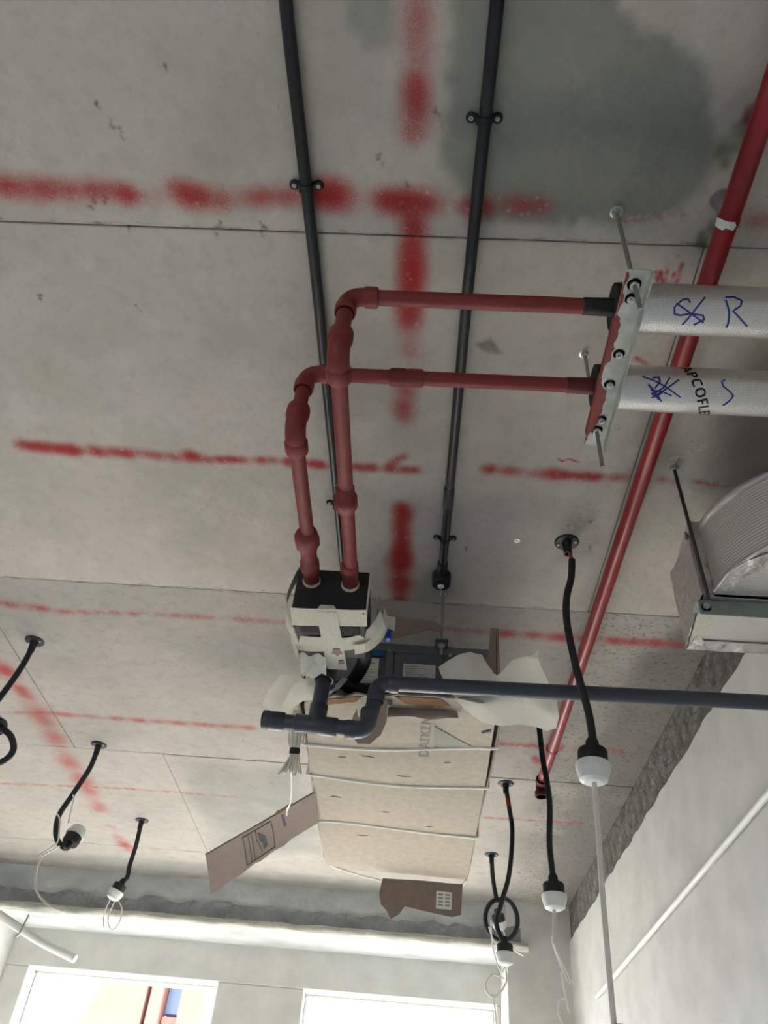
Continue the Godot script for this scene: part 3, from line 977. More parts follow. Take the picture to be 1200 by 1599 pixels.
		if k == 1:
			# printed lettering runs round the sleeve, slanting
			var lay := func(q: Vector2) -> Vector3:
				return wrap.call(Vector2(0.553 + q.x * 0.42 + q.y * 0.95, 0.012 + q.x * 1.0 - q.y * 0.3))
			obj("printed_lettering", Sh.new().text("APCOFLEX", 0.021, lay), M.print_black, sl)
			obj("sleeve_seam", Sh.new().tube(pv([[0.36, up + r * 0.98, z + 0.012], [0.54, up + r * 0.98, z + 0.014]]), 0.003, 8), M.rubber, sl)


func pipe_hanger() -> void:
	var t := thing("pipe_hanger", "galvanised steel channel on two threaded rods carrying the foil wrapped pipes", "hanger")
	var y := 1.325
	# a profile with one flange up and one down, 42 mm wide, running away from the viewer
	var x0 := 0.338
	var s := Sh.new()
	s.box(P(x0 + 0.022, y + 0.0012, -0.985), Vector3(0.044, 0.0024, 0.43), 0.0008)
	var face := obj("channel_web", s, M.galv, t)
	obj("channel_flange", Sh.new().box(P(x0 + 0.0435, y - 0.011, -0.985), Vector3(0.0024, 0.026, 0.43), 0.0008), M.galv, t)
	obj("channel_flange", Sh.new().box(P(x0, y + 0.007, -1.02), Vector3(0.0024, 0.016, 0.3), 0.0008), M.red_primer, t)
	# overspray of red primer along the web's edge
	var o := PackedVector2Array()
	var rg := ragged(Vector2(0.0, 0.0), Vector2(0.42, 0.0), 60, 0.004, 31)
	for i in rg.size():
		var u: float = float(i) / (rg.size() - 1)
		var w := 0.004 + 0.007 * smoothstep(0.2, 0.3, u) * (1.0 - smoothstep(0.46, 0.52, u)) + 0.016 * smoothstep(0.6, 0.66, u) * (1.0 - smoothstep(0.82, 0.95, u))
		o.append(Vector2(rg[i].x, maxf(0.002, w + rg[i].y)))
	o.append(Vector2(0.42, 0.0))
	o.append(Vector2(0.0, 0.0))
	obj("primer_overspray", Sh.new().prism(o, Transform3D(Basis(Vector3(0, 0, -1), Vector3(1, 0, 0), Vector3(0, -1, 0)), P(x0 + 0.0005, y, -0.775)), 0.0008), M.red_primer, face)
	for q in [[-0.8, 1.245], [-1.155, 1.21]]:
		var x := 0.358
		obj("threaded_rod", rod_mesh(P(x, 1.6, q[0]), P(x, q[1], q[0]), 0.0046), M.rod, t)
		obj("nut", nut(Sh.new(), P(x, y, q[0]), Vector3.DOWN, 0.0095, 0.008, 0.013), M.steel, t)
		obj("nut", nut(Sh.new(), P(x, y + 0.003, q[0]), Vector3.UP, 0.0095, 0.008, 0.013), M.steel, t)
		obj("ceiling_anchor", Sh.new().lathe([[0.0046, -0.014], [0.009, -0.014], [0.0095, -0.004], [0.014, -0.003], [0.014, 0.0], [0.0, 0.0]], Transform3D(Basis(), P(x, 1.6, q[0])), 16), M.steel, t)
	for q in [[0.358, -0.83], [0.363, -0.955], [0.36, -1.03], [0.362, -1.125]]:
		obj("bolt", nut(Sh.new(), P(q[0], y, q[1]), Vector3.DOWN, 0.0078, 0.007, 0.0115).tube(PackedVector3Array([P(q[0], y, q[1]), P(q[0], y - 0.012, q[1])]), 0.0038, 10), M.steel, t)


func sprinkler_pipe() -> void:
	var t := thing("sprinkler_pipe", "long glossy red steel pipe along the right of the ceiling, ending in an elbow", "pipe")
	obj("pipe", Sh.new().tube(pv([[0.565, 1.54, 0.6], [0.566, 1.54, -1.5], [0.568, 1.54, -3.4]]), 0.0208, 24), M.red_gloss, t)
	var c := Sh.new()
	barrel(c, P(0.567, 1.54, -3.06), P(0.567, 1.54, -3.09), [[0, 0.021], [0.2, 0.0245], [0.8, 0.0245], [1, 0.021]])
	obj("joint_ring", c, M.red_gloss, t)
	var e := Sh.new()
	elbow(e, P(0.567, 1.535, -3.4), Vector3(0, 0, -1), Vector3(0, -1, 0), 0.026, 0.023, 0.028, 0.03)
	obj("elbow", e, M.red_dark, t)
	var k := thing("pipe_clamp", "ring clamp with a white scuff holding the long glossy red pipe", "clamp")
	c = Sh.new()
	barrel(c, P(0.5655, 1.54, -0.772), P(0.5655, 1.54, -0.79), [[0, 0.0212], [0.05, 0.0225], [0.95, 0.0225], [1, 0.0212]], 24)
	obj("ring", c, M.red_gloss, k)
	var scuff := func(q: Vector2) -> Vector3:
		var a := deg_to_rad(q.x)
		return P(0.5655 + cos(a) * 0.0229, 1.54 - sin(a) * 0.0229, q.y)
	obj("white_scuff", Sh.new().sheet(p2([[75, -0.772], [150, -0.771], [180, -0.774], [178, -0.79], [120, -0.791], [110, -0.785], [70, -0.79], [60, -0.781]]), scuff, 0.0004, 6.0), M.white_plastic, k)
	obj("stem", Sh.new().tube(pv([[0.565, 1.56, -0.781], [0.565, 1.6, -0.781]]), 0.005, 10), M.steel, k)
	obj("anchor_plate", Sh.new().lathe([[0.0, -0.006], [0.02, -0.006], [0.022, -0.001], [0.022, 0.0], [0.0, 0.0]], Transform3D(Basis(), P(0.556, 1.6, -0.765)), 20), M.steel, k)


func conduits() -> void:
	var y := 1.586
	var a := thing("conduit", "black plastic conduit along the ceiling, left one, running behind the red pipes", "conduit", "black conduits on the ceiling")
	obj("tube", Sh.new().tube(pv([[-0.3, y, 0.4], [-0.292, y, -0.45], [-0.275, y, -0.93], [-0.262, y, -1.5], [-0.252, y, -2.05]]), 0.0128, 16), M.conduit, a)
	var b := thing("conduit", "black plastic conduit along the ceiling, right one, ending in a round box", "conduit", "black conduits on the ceiling")
	obj("tube", Sh.new().tube(pv([[0.08, y, 0.4], [0.075, y, -0.45], [0.067, y, -0.99], [0.062, y, -2.0]]), 0.0128, 16), M.conduit, b)
	var c := Sh.new()
	barrel(c, P(0.063, y, -1.62), P(0.063, y, -1.7), [[0, 0.0135], [0.05, 0.0152], [0.95, 0.0152], [1, 0.0135]])
	obj("coupling", c, M.conduit, b)
	var x := thing("junction_box", "round black junction box with a white plug at the right conduit's end", "junction box")
	obj("body", Sh.new().lathe([[0, -0.05], [0.014, -0.05], [0.016, -0.046], [0.026, -0.046], [0.0295, -0.042], [0.0305, -0.004], [0.0305, 0.0], [0, 0.0]], Transform3D(Basis(), P(0.061, 1.6, -2.035)), 32), M.black, x)
	obj("plug", Sh.new().lathe([[0, -0.055], [0.008, -0.055], [0.0105, -0.052], [0.0105, -0.046], [0, -0.046]], Transform3D(Basis(), P(0.06, 1.6, -2.035)), 20), M.white_plastic, x)
	obj("spout", Sh.new().tube(pv([[0.0615, y, -1.96], [0.0615, y, -2.01]]), [0.0155, 0.0165], 16), M.black, x)
	var sites := [[-0.2815, -0.763, "black saddle clamp with two screws, on the left conduit beside the red stripe"], [0.071, -0.62, "black saddle clamp with two screws, on the right conduit over the dark stain"], [-0.259, -1.72, "black saddle clamp mostly behind the red pipe on the left conduit"], [0.0625, -1.85, "black saddle clamp just before the round junction box"]]
	for q in sites:
		var k := thing("saddle_clamp", q[2], "clamp", "conduit saddle clamps")
		var hoop := Sh.new()
		var arc := PackedVector3Array()
		for i in 13:
			var an := PI * i / 12.0
			arc.append(P(q[0] + cos(an) * 0.0135, y - sin(an) * 0.0135, q[1]))
		# flat hoop: a band round the tube
		for i in 12:
			for sd in [[0.0132, 0.0152]]:
				var i0 := PI * i / 12.0
				var i1 := PI * (i + 1) / 12.0
				var pa := P(q[0] + cos(i0) * sd[1], y - sin(i0) * sd[1], q[1] + 0.008)
				var pb := P(q[0] + cos(i1) * sd[1], y - sin(i1) * sd[1], q[1] + 0.008)
				var off := Vector3(0, 0, -0.016)
				hoop.oquad(pa, pb, pb + off, pa + off, pa - P(q[0], y, q[1]))
				var ia := P(q[0] + cos(i0) * sd[0], y - sin(i0) * sd[0], q[1] + 0.008)
				var ib := P(q[0] + cos(i1) * sd[0], y - sin(i1) * sd[0], q[1] + 0.008)
				hoop.oquad(pa, pb, ib, ia, Vector3(0, 0, 1))
				hoop.oquad(pa + off, pb + off, ib + off, ia + off, Vector3(0, 0, -1))
		obj("saddle", hoop, M.black, k)
		for sx in [-1.0, 1.0]:
			obj("lug", Sh.new().lathe([[0, -0.009], [0.0085, -0.009], [0.0105, -0.006], [0.0105, 0.0], [0, 0]], Transform3D(Basis(), P(q[0] + sx * 0.025, 1.6, q[1])), 18).box(P(q[0] + sx * 0.0185, 1.5955, q[1]), Vector3(0.012, 0.008, 0.016), 0.002), M.black, k)
			obj("screw", Sh.new().lathe([[0.002, -0.0095], [0.002, -0.0115], [0.0042, -0.0115], [0.0048, -0.009], [0, -0.009]], Transform3D(Basis(), P(q[0] + sx * 0.025, 1.6, q[1])), 14), M.steel, k)
	solo("ceiling_plug", Sh.new().lathe([[0.0022, -0.003], [0.003, -0.006], [0.0095, -0.006], [0.0105, -0.001], [0.0105, 0], [0, 0]], Transform3D(Basis(), P(0.28, 1.6, -1.845)), 18), M.steel, "small round metal plug in the ceiling right of the junction box", "anchor")


# ---------------------------------------------------------------- valve box

func ribbon(s: Sh, path: Array, wide: Array, th := 0.0008) -> Sh:
	# a tape strip: path points and the width vector at each
	var n := path.size()
	var a := curve(pv(path), 5)
	var w := PackedVector3Array()
	for v in wide:
		w.append(Vector3(v[0], v[1], v[2]))
	w = curve(w, 5)
	s.smooth()
	var m := a.size()
	for i in m - 1:
		var f := a[i]
		var g := a[i + 1]
		var nn := (g - f).cross(w[i]).normalized() * th
		s.quad(f - w[i], g - w[i + 1], g + w[i + 1], f + w[i])
	s.smooth()
	for i in m - 1:
		var f := a[i]
		var g := a[i + 1]
		var nn := (g - f).cross(w[i]).normalized() * th
		s.quad(f + w[i] - nn, g + w[i + 1] - nn, g - w[i + 1] - nn, f - w[i] - nn)
	return s


func valve_box() -> void:
	var t := thing("valve_box", "black insulated valve box bound with loose masking tape, fed by two red pipes", "valve box")
	var x0 := -0.312
	var x1 := -0.132
	var xm := (x0 + x1) * 0.5
	obj("body", Sh.new().box(P(xm, 1.178, -1.69), Vector3(x1 - x0, 0.124, 0.21), 0.004), M.black, t)
	obj("lid_panel", Sh.new().box(P(xm, 1.115, -1.665), Vector3(0.15, 0.004, 0.036), 0.001), M.rubber, t)
	obj("red_mark", Sh.new().prism(p2([[0, 0.002], [0.008, 0.004], [0.014, 0.001], [0.013, -0.003], [0.003, -0.004]]), Transform3D(Basis(), P(x0 + 0.008, 1.178, -1.585)), 0.0006), M.red_dark, t)
	# tape round the bottom edge, twice, and one strip down the middle
	obj("tape_band", ribbon(Sh.new(), [[x0 - 0.003, 1.115, -1.62], [x0 + 0.03, 1.1135, -1.618], [xm, 1.1125, -1.612], [x1 - 0.03, 1.1135, -1.61], [x1 + 0.003, 1.116, -1.61]], [[0, 0.002, 0.034], [0, 0.001, 0.035], [0, 0.001, 0.034], [0, 0.001, 0.033], [0, 0.002, 0.032]]), M.masking_tape, t)
	obj("tape_band", ribbon(Sh.new(), [[x0 - 0.006, 1.118, -1.735], [x0 + 0.03, 1.1125, -1.735], [xm, 1.111, -1.728], [x1 - 0.04, 1.112, -1.72], [x1 + 0.012, 1.12, -1.69], [x1 + 0.04, 1.15, -1.66]], [[0, 0.002, 0.034], [0, 0.001, 0.033], [0, 0.001, 0.03], [0, 0.001, 0.027], [-0.006, 0.004, 0.026], [-0.008, 0.01, 0.024]]), M.masking_tape, t)
	var strip := obj("tape_strip", ribbon(Sh.new(), [[xm - 0.004, 1.128, -1.5825], [xm - 0.003, 1.117, -1.5825], [xm - 0.003, 1.1105, -1.6], [xm + 0.003, 1.1095, -1.7], [xm + 0.008, 1.1085, -1.79], [xm + 0.012, 1.102, -1.83]], [[-0.017, 0, 0], [-0.022, 0, 0], [-0.025, 0, 0], [-0.026, 0, 0], [-0.027, 0, 0], [-0.026, 0, 0]]), M.masking_tape, t)
	for q in [[0.014, 1.1083, -1.755, 0.011], [0.024, 1.1068, -1.803, 0.007]]:
		var pts := PackedVector2Array()
		for i in 14:
			var a := TAU * i / 14.0
			pts.append(Vector2(cos(a), sin(a) * 1.3) * q[3] * 1.4 * (0.8 + 0.2 * sin(i * 2.3)))
		obj("paint_splash", Sh.new().prism(pts, Transform3D(Basis(Vector3(1, 0, 0), Vector3(0, 0, -1), Vector3(0, 1, 0)), P(xm + q[0], q[1] - 0.001, q[2])), 0.0015), M.red_dark, strip)
	# loose loops standing off both sides
	obj("tape_loop", ribbon(Sh.new(), [[x0 + 0.004, 1.246, -1.6], [x0 - 0.012, 1.225, -1.62], [x0 - 0.028, 1.185, -1.65], [x0 - 0.024, 1.145, -1.68], [x0 - 0.004, 1.117, -1.7]], [[0.002, 0.004, 0.02], [0.004, 0.004, 0.024], [0.004, 0, 0.027], [0.004, 0, 0.027], [0.002, -0.002, 0.026]]), M.masking_tape, t)
	obj("tape_loop", ribbon(Sh.new(), [[x0 - 0.004, 1.2, -1.74], [x0 - 0.02, 1.175, -1.75], [x0 - 0.018, 1.145, -1.76], [x0 + 0.002, 1.1, -1.78]], [[0.002, 0.004, 0.02], [0.004, 0.002, 0.022], [0.004, 0, 0.024], [0.002, 0, 0.024]]), M.masking_tape, t)
	obj("tape_loop", ribbon(Sh.new(), [[x1 + 0.006, 1.235, -1.66], [x1 + 0.03, 1.225, -1.69], [x1 + 0.044, 1.195, -1.71], [x1 + 0.034, 1.15, -1.72], [x1 + 0.006, 1.115, -1.73], [x1 - 0.03, 1.108, -1.74]], [[-0.006, 0.008, 0.018], [-0.006, 0.006, 0.022], [-0.006, 0.0, 0.025], [-0.006, -0.004, 0.026], [-0.002, -0.004, 0.026], [0, -0.001, 0.024]]), M.masking_tape, t)
	obj("tape_tail", ribbon(Sh.new(), [[x1 + 0.02, 1.2, -1.72], [x1 + 0.045, 1.192, -1.73], [x1 + 0.068, 1.19, -1.735]], [[0, 0.01, 0.018], [0, 0.006, 0.02], [0, 0.012, 0.014]]), M.masking_tape, t)
	obj("side_edge", Sh.new().box(P(x1 + 0.0015, 1.178, -1.6), Vector3(0.003, 0.124, 0.03), 0.001), M.masking_tape, t)
	obj("blue_tape", Sh.new().box(P(x1 + 0.052, 1.172, -1.76), Vector3(0.014, 0.03, 0.02), 0.002), M.tape_blue, t)
	# crumpled film at the back underside
	var crum := func(q: Vector2) -> Vector3:
		return P(x0 + 0.004 + q.x, 1.107 - 0.03 * q.y / 0.05 + 0.006 * sin(q.x * 160.0 + q.y * 90.0) + 0.004 * sin(q.y * 300.0), -1.775 - q.y)
	obj("crumpled_film", Sh.new().sheet(p2([[0, 0], [0.07, 0], [0.072, 0.05], [0.01, 0.055]]), crum, 0.001, 0.006), M.poly_sheet, t)
	# two black insulated hoses on to the unit
	solo("insulated_hose", Sh.new().tube(curve(pv([[-0.285, 1.17, -1.79], [-0.292, 1.19, -1.92], [-0.295, 1.22, -2.05], [-0.295, 1.24, -2.17]])), 0.024, 16), M.rubber, "thick black insulated hose behind the left end of the valve box", "hose", "black hoses from valve box to unit")
	solo("insulated_hose", Sh.new().tube(curve(pv([[-0.17, 1.175, -1.79], [-0.15, 1.215, -1.9], [-0.16, 1.235, -2.02], [-0.21, 1.24, -2.17]])), 0.02, 16), M.rubber, "black insulated hose bending behind the masking tape of the valve box", "hose", "black hoses from valve box to unit")


# ---------------------------------------------------------------- fan coil unit and its carton

func print_lines(s: Sh, x: float, up: float, z: float, w: float, n: int, gap: float, h: float, sd: int) -> void:
	var r := RandomNumberGenerator.new()
	r.seed = sd
	for i in n:
		var a := r.randf_range(0.4, 1.0) * w
		s.box(P(x + a * 0.5, up - i * gap, z), Vector3(a, h, 0.0006))


func fan_coil() -> void:
	var t := thing("fan_coil_unit", "grey steel fan coil unit hung below the ceiling inside a torn cardboard wrap", "air unit")
	obj("casing", Sh.new().box(P(-0.052, 1.28, -2.83), Vector3(0.55, 0.24, 1.34), 0.006), M.unit_grey, t)
	var fr := Sh.new()
	fr.box(P(-0.052, 1.385, -2.155), Vector3(0.56, 0.03, 0.016), 0.003)
	fr.box(P(-0.052, 1.168, -2.155), Vector3(0.56, 0.024, 0.016), 0.003)
	for x in [-0.318, -0.088, 0.09, 0.214]:
		fr.box(P(x, 1.28, -2.156), Vector3(0.026, 0.2, 0.012), 0.003)
	obj("front_frame", fr, M.unit_grey, t)
	obj("cover_plate", Sh.new().box(P(0.002, 1.335, -2.156), Vector3(0.15, 0.1, 0.008), 0.002), M.unit_grey, t)
	var st := obj("blue_sticker", Sh.new().box(P(-0.138, 1.367, -2.149), Vector3(0.068, 0.032, 0.002)), M.sticker_blue, t)
	st.set_meta("label", "blue and white rating sticker")
	obj("rating_label", Sh.new().box(P(-0.148, 1.3, -2.154), Vector3(0.056, 0.088, 0.002)), M.paper, t)
	var pr := Sh.new()
	print_lines(pr, -0.172, 1.336, -2.1525, 0.046, 3, 0.009, 0.003, 3)
	print_lines(pr, -0.172, 1.302, -2.1525, 0.048, 6, 0.008, 0.002, 5)
	obj("label_print", pr, M.print_grey, t)
	obj("wiring_label", Sh.new().box(P(0.006, 1.297, -2.148), Vector3(0.1, 0.064, 0.002)), M.paper, t)
	pr = Sh.new()
	print_lines(pr, -0.038, 1.32, -2.1465, 0.085, 7, 0.007, 0.0018, 8)
	obj("label_print", pr, M.print_grey, t)
	for q in [[-0.09, 1.372], [-0.19, 1.372], [0.1, 1.37]]:
		obj("screw", nut(Sh.new(), P(q[0], q[1], -2.148), Vector3(0, 0, 1), 0.0045, 0.004, 0.006), M.steel, t)
	obj("hanger_rod", rod_mesh(P(0.071, 1.6, -2.125), P(0.071, 1.355, -2.125), 0.0048), M.rod, t)
	obj("hanger_lug", Sh.new().box(P(0.071, 1.392, -2.125), Vector3(0.04, 0.004, 0.06), 0.001), M.unit_grey, t)
	obj("nut", nut(Sh.new(), P(0.071, 1.395, -2.125), Vector3.UP, 0.009, 0.01, 0.013), M.steel, t)
	obj("nut", nut(Sh.new(), P(0.071, 1.389, -2.125), Vector3.DOWN, 0.009, 0.01, 0.013), M.steel, t)
	obj("ceiling_anchor", Sh.new().lathe([[0.0046, -0.012], [0.011, -0.012], [0.013, -0.001], [0.013, 0.0], [0.0, 0.0]], Transform3D(Basis(), P(0.071, 1.6, -2.125)), 16), M.steel, t)
	for x in [-0.3, 0.2]:
		obj("hanger_rod", rod_mesh(P(x, 1.6, -3.3), P(x, 1.39, -3.3), 0.0048), M.rod, t)
	obj("wiring", Sh.new().tube(curve(pv([[-0.05, 1.2, -2.16], [-0.1, 1.19, -2.1], [-0.2, 1.2, -2.08], [-0.28, 1.21, -2.12], [-0.3, 1.2, -2.17]])), 0.012, 12), M.rubber, t)


func carton() -> void:
	var t := thing("cardboard_wrap", "tan cardboard tied with white string under the grey unit, printed with a triangle", "cardboard")
	var h := 1.148
	# underside, seen from below: polygon in (x, z), torn along the near edge
	var out := [[0.232, -2.05], [0.246, -2.6], [0.25, -3.2], [0.254, -3.535], [0.1, -3.555], [-0.1, -3.54], [-0.25, -3.5], [-0.337, -3.43], [-0.34, -3.0], [-0.343, -2.6], [-0.33, -2.3], [-0.322, -2.09],
		[-0.29, -2.05], [-0.26, -2.06], [-0.235, -2.035], [-0.2, -2.045], [-0.17, -2.02], [-0.14, -2.03], [-0.12, -2.015], [-0.09, -2.03], [-0.05, -2.015], [0.0, -2.02], [0.05, -2.012], [0.09, -2.02], [0.14, -2.012], [0.2, -2.03]]
	var under := func(q: Vector2) -> Vector3:
		var sag := 0.0
		for b in [-2.33, -2.6, -3.0]:   # pinched where the strings bind it, bulging between
			sag += 0.005 * exp(-pow((q.y - b) / 0.05, 2.0))
		sag += 0.012 * exp(-pow((q.y + 2.1) / 0.018, 2.0)) * smoothstep(-0.12, 0.0, q.x) * -1.0
		sag -= 0.004 * sin(q.x * 9.0 + q.y * 4.0)
		sag += 0.018 * smoothstep(-3.42, -3.56, q.y)
		return P(q.x, h + sag, q.y)
	var below := func(q: Vector2) -> Vector3:
		return under.call(q)
	var base := obj("bottom_panel", Sh.new().sheet(p2(out), below, -0.006, 0.035), M.carton, t)
	for s in [[-0.342, 1.0, -2.1, -3.44], [0.248, -1.0, -2.06, -3.53]]:
		var wall := func(q: Vector2) -> Vector3:
			return P(s[0] + 0.003 * sin(q.x * 7.0), h + q.y, q.x)
		obj("side_panel", Sh.new().sheet(p2([[s[2], 0.0], [s[3], 0.0], [s[3], 0.2], [-2.7, 0.19], [-2.4, 0.12], [s[2], 0.1]]), wall, 0.006, 0.08), M.carton_brown, t)
	# the torn layers at the near edge: exposed fluting and peeled liner
	var off := func(q: Vector2) -> Vector3:
		return under.call(q) + Vector3(0, -0.0075, 0)
	var tear := func(q: Vector2) -> Vector3:
		return under.call(q) + Vector3(0, -0.001 - 0.0012 * sin(q.y * 900.0), 0)
	obj("torn_fluting", Sh.new().sheet(p2([[-0.06, -2.025], [0.07, -2.022], [0.1, -2.06], [0.03, -2.075], [-0.03, -2.06]]), func(q): return under.call(q) + Vector3(0, -0.0065 - 0.001 * sin(q.x * 1200.0), 0), -0.002, 0.006), M.corrugated, base)
	obj("torn_fluting", Sh.new().sheet(p2([[-0.3, -2.075], [-0.24, -2.05], [-0.15, -2.03], [-0.17, -2.06], [-0.25, -2.085]]), func(q): return under.call(q) + Vector3(0, -0.0065 - 0.001 * sin(q.x * 1200.0), 0), -0.002, 0.006), M.corrugated, base)
	# a peeled roll of liner below the edge
	var roll := func(q: Vector2) -> Vector3:
		var a := q.y * 2.6
		return P(q.x, h - 0.014 + 0.014 * cos(a) - 0.003 * sin(q.x * 50.0), -2.098 + 0.016 * sin(a) + 0.004 * sin(q.x * 31.0))
	obj("peeled_liner", Sh.new().sheet(p2([[-0.075, -0.2], [0.11, -0.3], [0.125, 0.9], [0.06, 1.25], [0.0, 1.05], [-0.08, 1.15]]), roll, 0.002, 0.03), M.carton_brown, base)
	# brown hanging tongue between the drain pipes
	var tongue := func(q: Vector2) -> Vector3:
		return P(q.x, h - 0.012 - q.y * 0.5, -2.03 - q.y * 0.85 + 0.01 * sin(q.x * 40.0))
	obj("torn_tongue", Sh.new().sheet(p2([[-0.115, 0.0], [-0.12, 0.05], [-0.135, 0.075], [-0.15, 0.08], [-0.162, 0.06], [-0.166, 0.035], [-0.175, 0.055], [-0.186, 0.09], [-0.176, 0.12], [-0.16, 0.15], [-0.125, 0.155], [-0.095, 0.12], [-0.08, 0.07], [-0.08, 0.0]]), tongue, 0.004, 0.015), M.carton_brown, base)
	# print on the underside, read from below
	var lay := func(q: Vector2) -> Vector3:
		return under.call(Vector2(0.0345 - q.y, -2.262 + q.x)) + Vector3(0, -0.007, 0)
	obj("printed_lettering", Sh.new().text("DAIKIN", 0.031, lay, 1.75), M.print_letter, base)
	obj("printed_triangle", Sh.new().sheet(p2([[0.06, -2.186], [0.065, -2.335], [0.19, -2.318]]), off, -0.0006, 0.02), M.print_grey, base)
	obj("printed_mark", Sh.new().sheet(p2([[0.2, -2.196], [0.226, -2.18], [0.228, -2.194], [0.202, -2.21]]), off, -0.0006, 0.02), M.print_dark, base)
	obj("printed_mark", Sh.new().sheet(p2([[-0.085, -2.045], [-0.066, -2.045], [-0.066, -2.07], [-0.085, -2.07]]), func(q): return under.call(q) + Vector3(0, -0.0095, 0), -0.0006, 0.02), M.print_dark, base)
	# creases and scuffs
	for q in [[-0.24, -2.42, 0.03], [-0.17, -2.4, 0.05], [-0.05, -2.53, 0.05], [0.1, -2.42, 0.025], [0.02, -2.62, 0.08], [-0.28, -2.75, 0.04], [-0.1, -2.84, 0.03], [0.06, -2.95, 0.03], [-0.2, -3.1, 0.05], [0.15, -2.12, 0.04]]:
		var pts := PackedVector3Array()
		for i in 6:
			pts.append(off.call(Vector2(q[0] + q[2] * i / 5.0, q[1] + 0.0022 * sin(i * 1.3 + q[0] * 90.0) + 0.002 * i * sin(q[1] * 40.0))) + Vector3(0, 0.0006, 0))
		obj("crease", Sh.new().tube(pts, [0.0003, 0.0012, 0.0016, 0.0014, 0.001, 0.0003], 6), M.carton_brown, base)
	# white strings round the carton
	var ls := ["white string round the carton just behind the drain pipe, crossing the print", "white string second from the drain pipe, biting into the tan cardboard", "white string third from the drain pipe, straight across the cardboard"]
	var zs := [[-2.36, -2.305], [-2.59, -2.6], [-2.985, -3.025]]
	for i in 3:
		var pts := []
		for k in 13:
			var u := k / 12.0
			var x: float = lerpf(-0.347, 0.253, u)
			var z: float = lerpf(zs[i][0], zs[i][1], u) - 0.02 * sin(u * PI) * (0.0 if i == 2 else 1.0)
			var q: Vector3 = under.call(Vector2(x, z))
			pts.append([x, q.y - 1.5 - 0.008, z])
		pts.insert(0, [-0.351, h + 0.2, zs[i][0] - 0.02])
		pts.insert(1, [-0.351, h + 0.02, zs[i][0]])
		pts.append([0.258, h + 0.02, zs[i][1]])
		pts.append([0.258, h + 0.2, zs[i][1] - 0.02])
		solo("tie_string", Sh.new().tube(curve(pv(pts), 4), 0.005, 8), M.string, ls[i], "string", "strings round the carton")
	solo("tie_string", Sh.new().tube(curve(pv([[-0.345, h + 0.1, -3.42], [-0.34, h + 0.01, -3.44], [-0.24, h - 0.006, -3.51], [-0.1, h - 0.012, -3.57], [0.06, h - 0.03, -3.62], [0.18, h - 0.018, -3.62], [0.25, h + 0.01, -3.57], [0.262, h + 0.1, -3.5]]), 5), 0.0042, 8), M.string, "white string sagging round the far end of the carton, nearest the windows", "string", "strings round the carton")
	# the big flap hanging to the left
	var i0 := P(-0.337, 1.142, -2.705)
	var i1 := P(-0.338, 1.14, -2.965)
	var o0 := P(-0.70, 0.955, -2.85)
	var o1 := P(-0.70, 0.886, -3.06)
	var fl := func(q: Vector2) -> Vector3:
		var a := i0.lerp(i1, q.y)
		var b := o0.lerp(o1, q.y)
		return a.lerp(b, q.x) + Vector3(0, 0.01 * sin(q.x * 3.0) * sin(q.y * 3.0) - 0.004, 0)
	var flap := thing("cardboard_flap", "brown cardboard flap hanging off the carton's left side with a printed symbol", "cardboard")
	var fp := [[0.0, 0.0], [1.0, 0.0], [1.0, 0.97], [0.93, 1.0], [0.84, 0.96], [0.72, 0.99], [0.6, 0.95], [0.55, 0.99], [0.42, 0.96], [0.33, 1.0], [0.25, 0.95], [0.12, 0.97], [0.0, 1.0]]
	obj("panel", Sh.new().sheet(p2(fp), fl, -0.006, 0.08), M.carton_brown, flap)
	var fo := func(q: Vector2) -> Vector3:
		return fl.call(q) + Vector3(0.001, -0.0085, 0.003)
	var sym := Sh.new()
	for e in [[[0.4, 0.1], [0.4, 0.88]], [[0.4, 0.88], [0.66, 0.88]], [[0.66, 0.88], [0.66, 0.1]], [[0.66, 0.1], [0.4, 0.1]], [[0.585, 0.1], [0.585, 0.88]], [[0.615, 0.1], [0.615, 0.88]], [[0.545, 0.14], [0.55, 0.42]], [[0.55, 0.42], [0.515, 0.8]]]:
		var a := Vector2(e[0][0], e[0][1])
		var b := Vector2(e[1][0], e[1][1])
		var pts := PackedVector3Array()
		for i in 7:
			pts.append(fo.call(a.lerp(b, i / 6.0)))
		sym.tube(pts, 0.0014, 6)
	obj("printed_frame", sym, M.print_dark, flap)
	obj("printed_arrow", Sh.new().sheet(p2([[0.535, 0.2], [0.475, 0.44], [0.46, 0.72], [0.5, 0.76], [0.505, 0.55], [0.525, 0.5]]), fo, -0.0006, 0.05), M.print_dark, flap)
	obj("torn_edge", Sh.new().sheet(p2([[0.2, 0.0], [0.36, 0.0], [0.34, -0.05], [0.28, -0.03], [0.22, -0.06]]), fl, -0.004, 0.04), M.corrugated, flap)
	obj("slot", Sh.new().sheet(p2([[0.285, 0.1], [0.305, 0.1], [0.3, 0.5], [0.275, 0.5]]), fo, -0.0006, 0.05), M.print_dark, flap)
	# upright scrap at the right corner, and the dark one over the unit
	solo("cardboard_scrap", Sh.new().sheet(p2([[0.0, 0.0], [0.03, 0.0], [0.032, 0.17], [0.016, 0.175], [0.008, 0.08], [-0.02, 0.05], [-0.035, 0.02]]), func(q): return P(0.2 + q.x, 1.235 + q.y, -2.05 + 0.3 * q.x), 0.005, 0.02).box(P(0.237, 1.32, -2.075), Vector3(0.008, 0.17, 0.07), 0.001), M.carton_brown, "narrow brown cardboard scrap standing upright behind the white plastic sheet", "cardboard")
